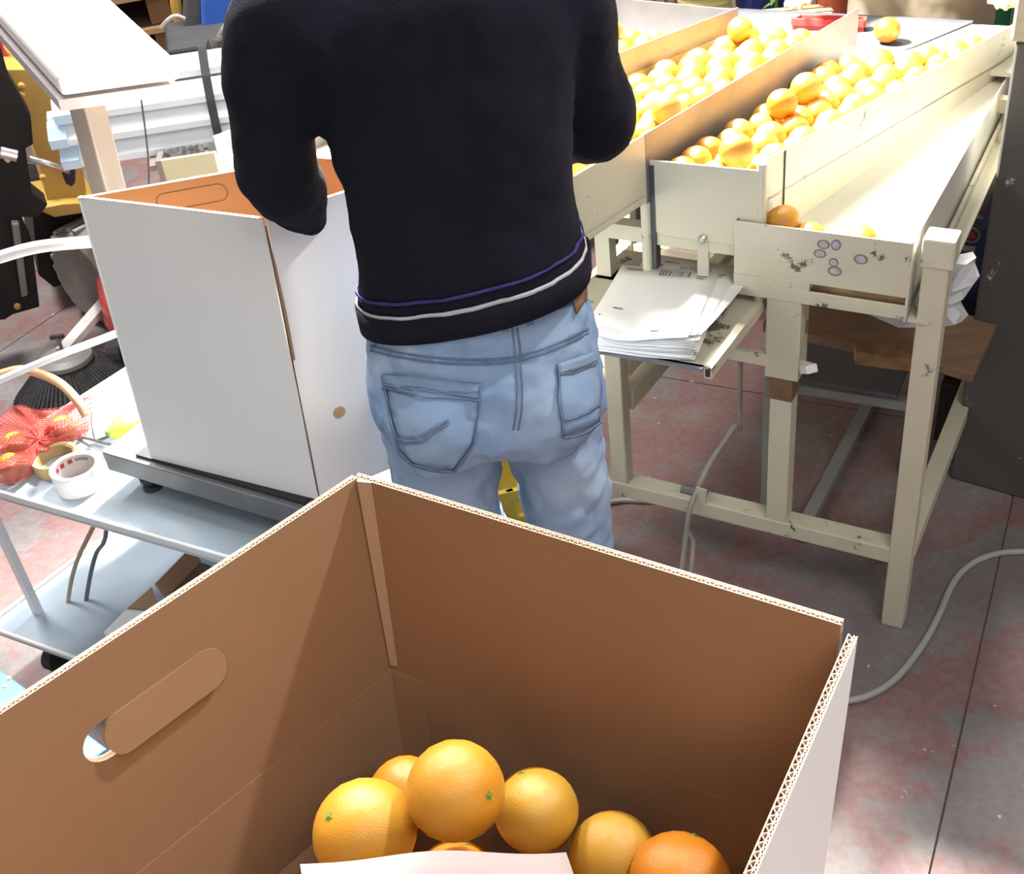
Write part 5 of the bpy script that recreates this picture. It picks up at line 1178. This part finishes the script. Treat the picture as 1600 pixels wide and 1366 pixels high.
slabpx('engine_block', [(50, 330), (150, 335), (150, 420), (85, 450), (60, 430)], .14, .5, BLACKM)
slabpx('red_panel', [(-10, 20), (8, 80), (30, 106), (-10, 106)], .15, .05, REDP)
slabpx('mast', [(-60, 60), (0, 70), (14, 120), (48, 180), (52, 226), (40, 232), (50, 300), (75, 320), (60, 340), (-60, 340)], -.16, .10, BLACKM)
slabpx('mast_channel', [(-60, 330), (30, 340), (50, 380), (62, 480), (20, 492), (8, 500), (-60, 505)], -.16, .10, BLACKM)
slabpx('mast_rail', [(18, 350), (30, 350), (44, 462), (34, 466)], -.20, .035, STEEL)
P_ = FLP+FLN*.24
def fp(px, py, o_=.24): return onp(px, py, FLP+FLN*o_, tuple(FLN))
obj('piston_rod', MB().tube([fp(45, 247, .2), fp(108, 267, .2)], .010, 14), CHROME, FK, smooth=True)
obj('piston_clevis', MB().tube([fp(0, 238, .22), fp(26, 244, .22)], .017, 14), CHROME, FK)
obj('piston_nut', MB().tube([fp(8, 250, .22), fp(22, 238, .22)], .013, 6), mat('brass', (0.6, .5, .28), .35, (.5, .4, .2), 12, .5, metal=.6), FK)
obj('knob', MB().lathe([(.003, -.045), (.013, -.035), (.02, 0), (.017, .03), (.008, .044), (.002, .046)], fp(107, 268, .18), 18, (.15, 0, 1)), RUBBER, FK, smooth=True)
obj('bolt', MB().lathe([(.010, 0), (.010, .006), (.004, .010)], fp(27, 478, .17), 14, FLN), YELLOW, FK)
tc_ = onp(150, 415, FLP+FLN*.02, tuple(FLN)); tc_ = Vector((tc_.x+.02, tc_.y, .17)); axw = Vector((FLN.y, -FLN.x, 0))*1.0+FLN*.55; axw.normalize()
wheel = obj('tyre', MB().lathe([(.08, -.085), (.135, -.088), (.158, -.07), (.17, -.03), (.17, .03), (.158, .07), (.135, .088), (.08, .085)], tc_, 40, axw), mat('dusty tyre', (0.26, .24, .22), .85, (.15, .13, .115), 9, .5, bump=.3, bscale=60), FK)
obj('wheel_hub', MB().lathe([(.02, -.06), (.085, -.075), (.085, .075), (.02, .06)], tc_, 28, axw), mat('dull hub', (.12, .09, .07), .6, (.08, .06, .05), 10, .5), wheel)
for k in range(26):
    a_ = 2*PI*k/26; q_ = Vector((0, 0, 1)).rotation_difference(axw); d_ = q_ @ Vector((math.cos(a_), math.sin(a_), 0)); t_ = q_ @ Vector((-math.sin(a_), math.cos(a_), 0)); c = tc_+d_*.168
    obj('tread_block', MB().bar(c-axw*.07, c+axw*.07, .016, .014, up=d_), MATS['dusty tyre'], wheel)

# ---- blue seat, metal arms and dark bag behind the bundle
CHP, CHN = vplane(4.1, 340, 30)
CH = thing('operator_seat', 'blue backed seat with metal arms behind the bundle', 'seat', (CHP.x, CHP.y, 0))
def cpx(name, poly, off, th, m, par=CH, bevel=.012):
    return obj(name, MB().prism([onp(px, py, CHP-CHN*off, tuple(CHN)) for px, py in poly], -CHN*th), m, par, bevel=bevel)
cpx('backrest', [(312, -60), (372, -60), (370, 50), (352, 58), (316, 66)], 0, .08, BLUEF)
cpx('back_shell', [(290, -60), (318, -60), (318, 70), (296, 74), (286, 50)], .02, .10, mat('grey shell', (.06, .06, .065), .6, (.08, .08, .085), 8, .5))
cpx('back_shell', [(370, -60), (400, -60), (400, 60), (370, 52)], .02, .10, MATS['grey shell'])
cpx('seat_cushion', [(262, 78), (400, 58), (400, 105), (262, 122)], -.25, .4, mat('dark cushion', (.045, .045, .05), .8, (.03, .03, .034), 12, .5))
obj('pedestal', MB().tube([Vector((CHP.x, CHP.y, 0)), Vector((CHP.x, CHP.y, onp(330, 100, CHP, tuple(CHN)).z))], .05, 16), DARKST, CH)
cf = lambda px, py, o_=.28: onp(px, py, CHP+CHN*o_, tuple(CHN))
obj('arm', MB().tube(bez([cf(250, 46), cf(262, 32), cf(275, 25), cf(290, 30)]), .008, 8), CHROME, CH, smooth=True)
obj('arm', MB().tube(bez([cf(339, 90), cf(338, 68), cf(350, 42), cf(370, 27), cf(386, 27)]), .008, 8), CHROME, CH, smooth=True)
cpx('yellow_bar', [(262, -40), (278, -40), (292, 68), (280, 72), (266, 10)], .1, .04, YELLOW)
bgc = cf(366, 72, .30)
dark = obj('dark_bag', MB().loft([[bgc+Vector((a_*math.cos(2*PI*k/14)*(1+.15*math.sin(3*k)), .05*math.sin(2*PI*k/14), z_)) for k in range(14)] for a_, z_ in ((.02, -.05), (.075, -.045), (.085, -.01), (.06, .03), (.02, .045))]), mat('dark film', (.05, .047, .045), .35, (.12, .11, .10), 14, .4)); tag(dark, 'crumpled dark bag lying on the seat behind the bundle', 'bag')
# brown racks far behind
RKP, RKN = vplane(5.2, 250, 20)
RK = thing('pallet_stack', 'brown wooden pallet stack in the far background', 'pallet stack', (RKP.x, RKP.y, 0))
for i in range(9):
    z_ = .14*i; c = Vector((RKP.x, RKP.y, z_)); t_ = Vector((RKN.y, -RKN.x, 0))
    obj('plank', MB().bar(c-t_*.6+Vector((0, 0, .07)), c+t_*.6+Vector((0, 0, .07)), .9, .022), mat('pallet wood', (.26, .15, .07), .8, (.2, .11, .05), 8, .5), RK)
    for s_ in (-.55, 0, .55): obj('block', MB().bar(c+t_*s_-RKN*.4, c+t_*s_+RKN*.4, .09, .11, up=(0, 0, 1)), MATS['pallet wood'], RK)

# ---- floor sweeper with side brush
bc = atz(122, 612, 0.0); SW = thing('floor_sweeper', 'red floor sweeper with round black side brush', 'sweeper', bc)
obj('side_brush', MB().lathe([(.02, .115), (.07, .11), (.09, .095), (.165, .02), (.172, .004), (.14, .0), (.02, .0)], bc, 40), mat('brush bristle', (.02, .02, .022), .8, (.045, .043, .045), 40, .5, bump=.5, bscale=120), SW, smooth=False)
for k in range(60):
    a_ = 2*PI*k/60; d_ = Vector((math.cos(a_), math.sin(a_), 0)); obj('bristle_tuft', MB().tube([bc+d_*.085+Vector((0, 0, .10)), bc+d_*.182+Vector((0, 0, .003))], [.005, .008], 5), MATS['brush bristle'], SW)
obj('brush_cap', MB().lathe([(.01, .135), (.055, .132), (.078, .122), (.08, .11), (.01, .105)], bc, 32), mat('grey cap', (.22, .21, .2), .5, (.15, .14, .14), 9, .5), SW)
obj('wing_bolt', MB().tube([bc+Vector((0, 0, .13)), bc+Vector((0, 0, .19))], .006, 8), STEEL, SW)
obj('wing_bolt', MB().bar(bc+Vector((-.02, 0, .19)), bc+Vector((.02, 0, .19)), .01, .012), DARKST, SW)
sc2 = bc+Vector((.27, .30, 0))
rings = [ring(sc2+Vector((0, 0, z_)), a_, b_, .3, n=32, pw=3.2) for z_, a_, b_ in ((.05, .21, .22), (.14, .22, .24), (.21, .21, .23), (.25, .17, .19))]
obj('body', MB().loft(rings), REDP, SW, smooth=False, bevel=.01)
for dx_ in (-.15, .2): c = sc2+Vector((dx_, -.2, .06)); obj('wheel', MB().tube([c-Vector((.02, 0, 0)), c+Vector((.02, 0, 0))], .06, 20), RUBBER, SW)
obj('brush_arm', MB().bar(bc+Vector((0, 0, .14)), sc2+Vector((-.18, 0, .16)), .04, .02), mat('pale arm', (.5, .48, .46), .5, (.4, .38, .36), 9, .5), SW)

# ---- yellow crate and white object seen between the legs
yc = crate('yellow_crate', "yellow crate on the floor seen between the worker's legs", 770, 850, 772, .14, .30, mat('yellow crate', (.50, .36, .04), .5, (.42, .3, .03), 8, .5), 2.10, ang=0.15)
# ---- cables on the floor
cb1 = [(1640, 860), (1600, 862), (1560, 865), (1520, 880), (1490, 910), (1465, 965), (1440, 1010), (1400, 1060), (1355, 1088), (1310, 1096), (1250, 1090)]
tag(obj('power_cable', MB().tube(bez([atz(px, py, .006) for px, py in cb1], 8), .0068, 10), CABLE, smooth=True), 'pale grey cable curving over the floor by the pillar', 'cable')
cb2 = [(900, 800), (945, 787), (975, 782), (1005, 783), (1040, 783), (1075, 790), (1110, 797), (1150, 806)]
tag(obj('power_cable', MB().tube(bez([atz(px, py, .006) for px, py in cb2], 8), .0068, 10), CABLE, smooth=True), 'grey cable on the floor under the front beam of the table', 'cable')
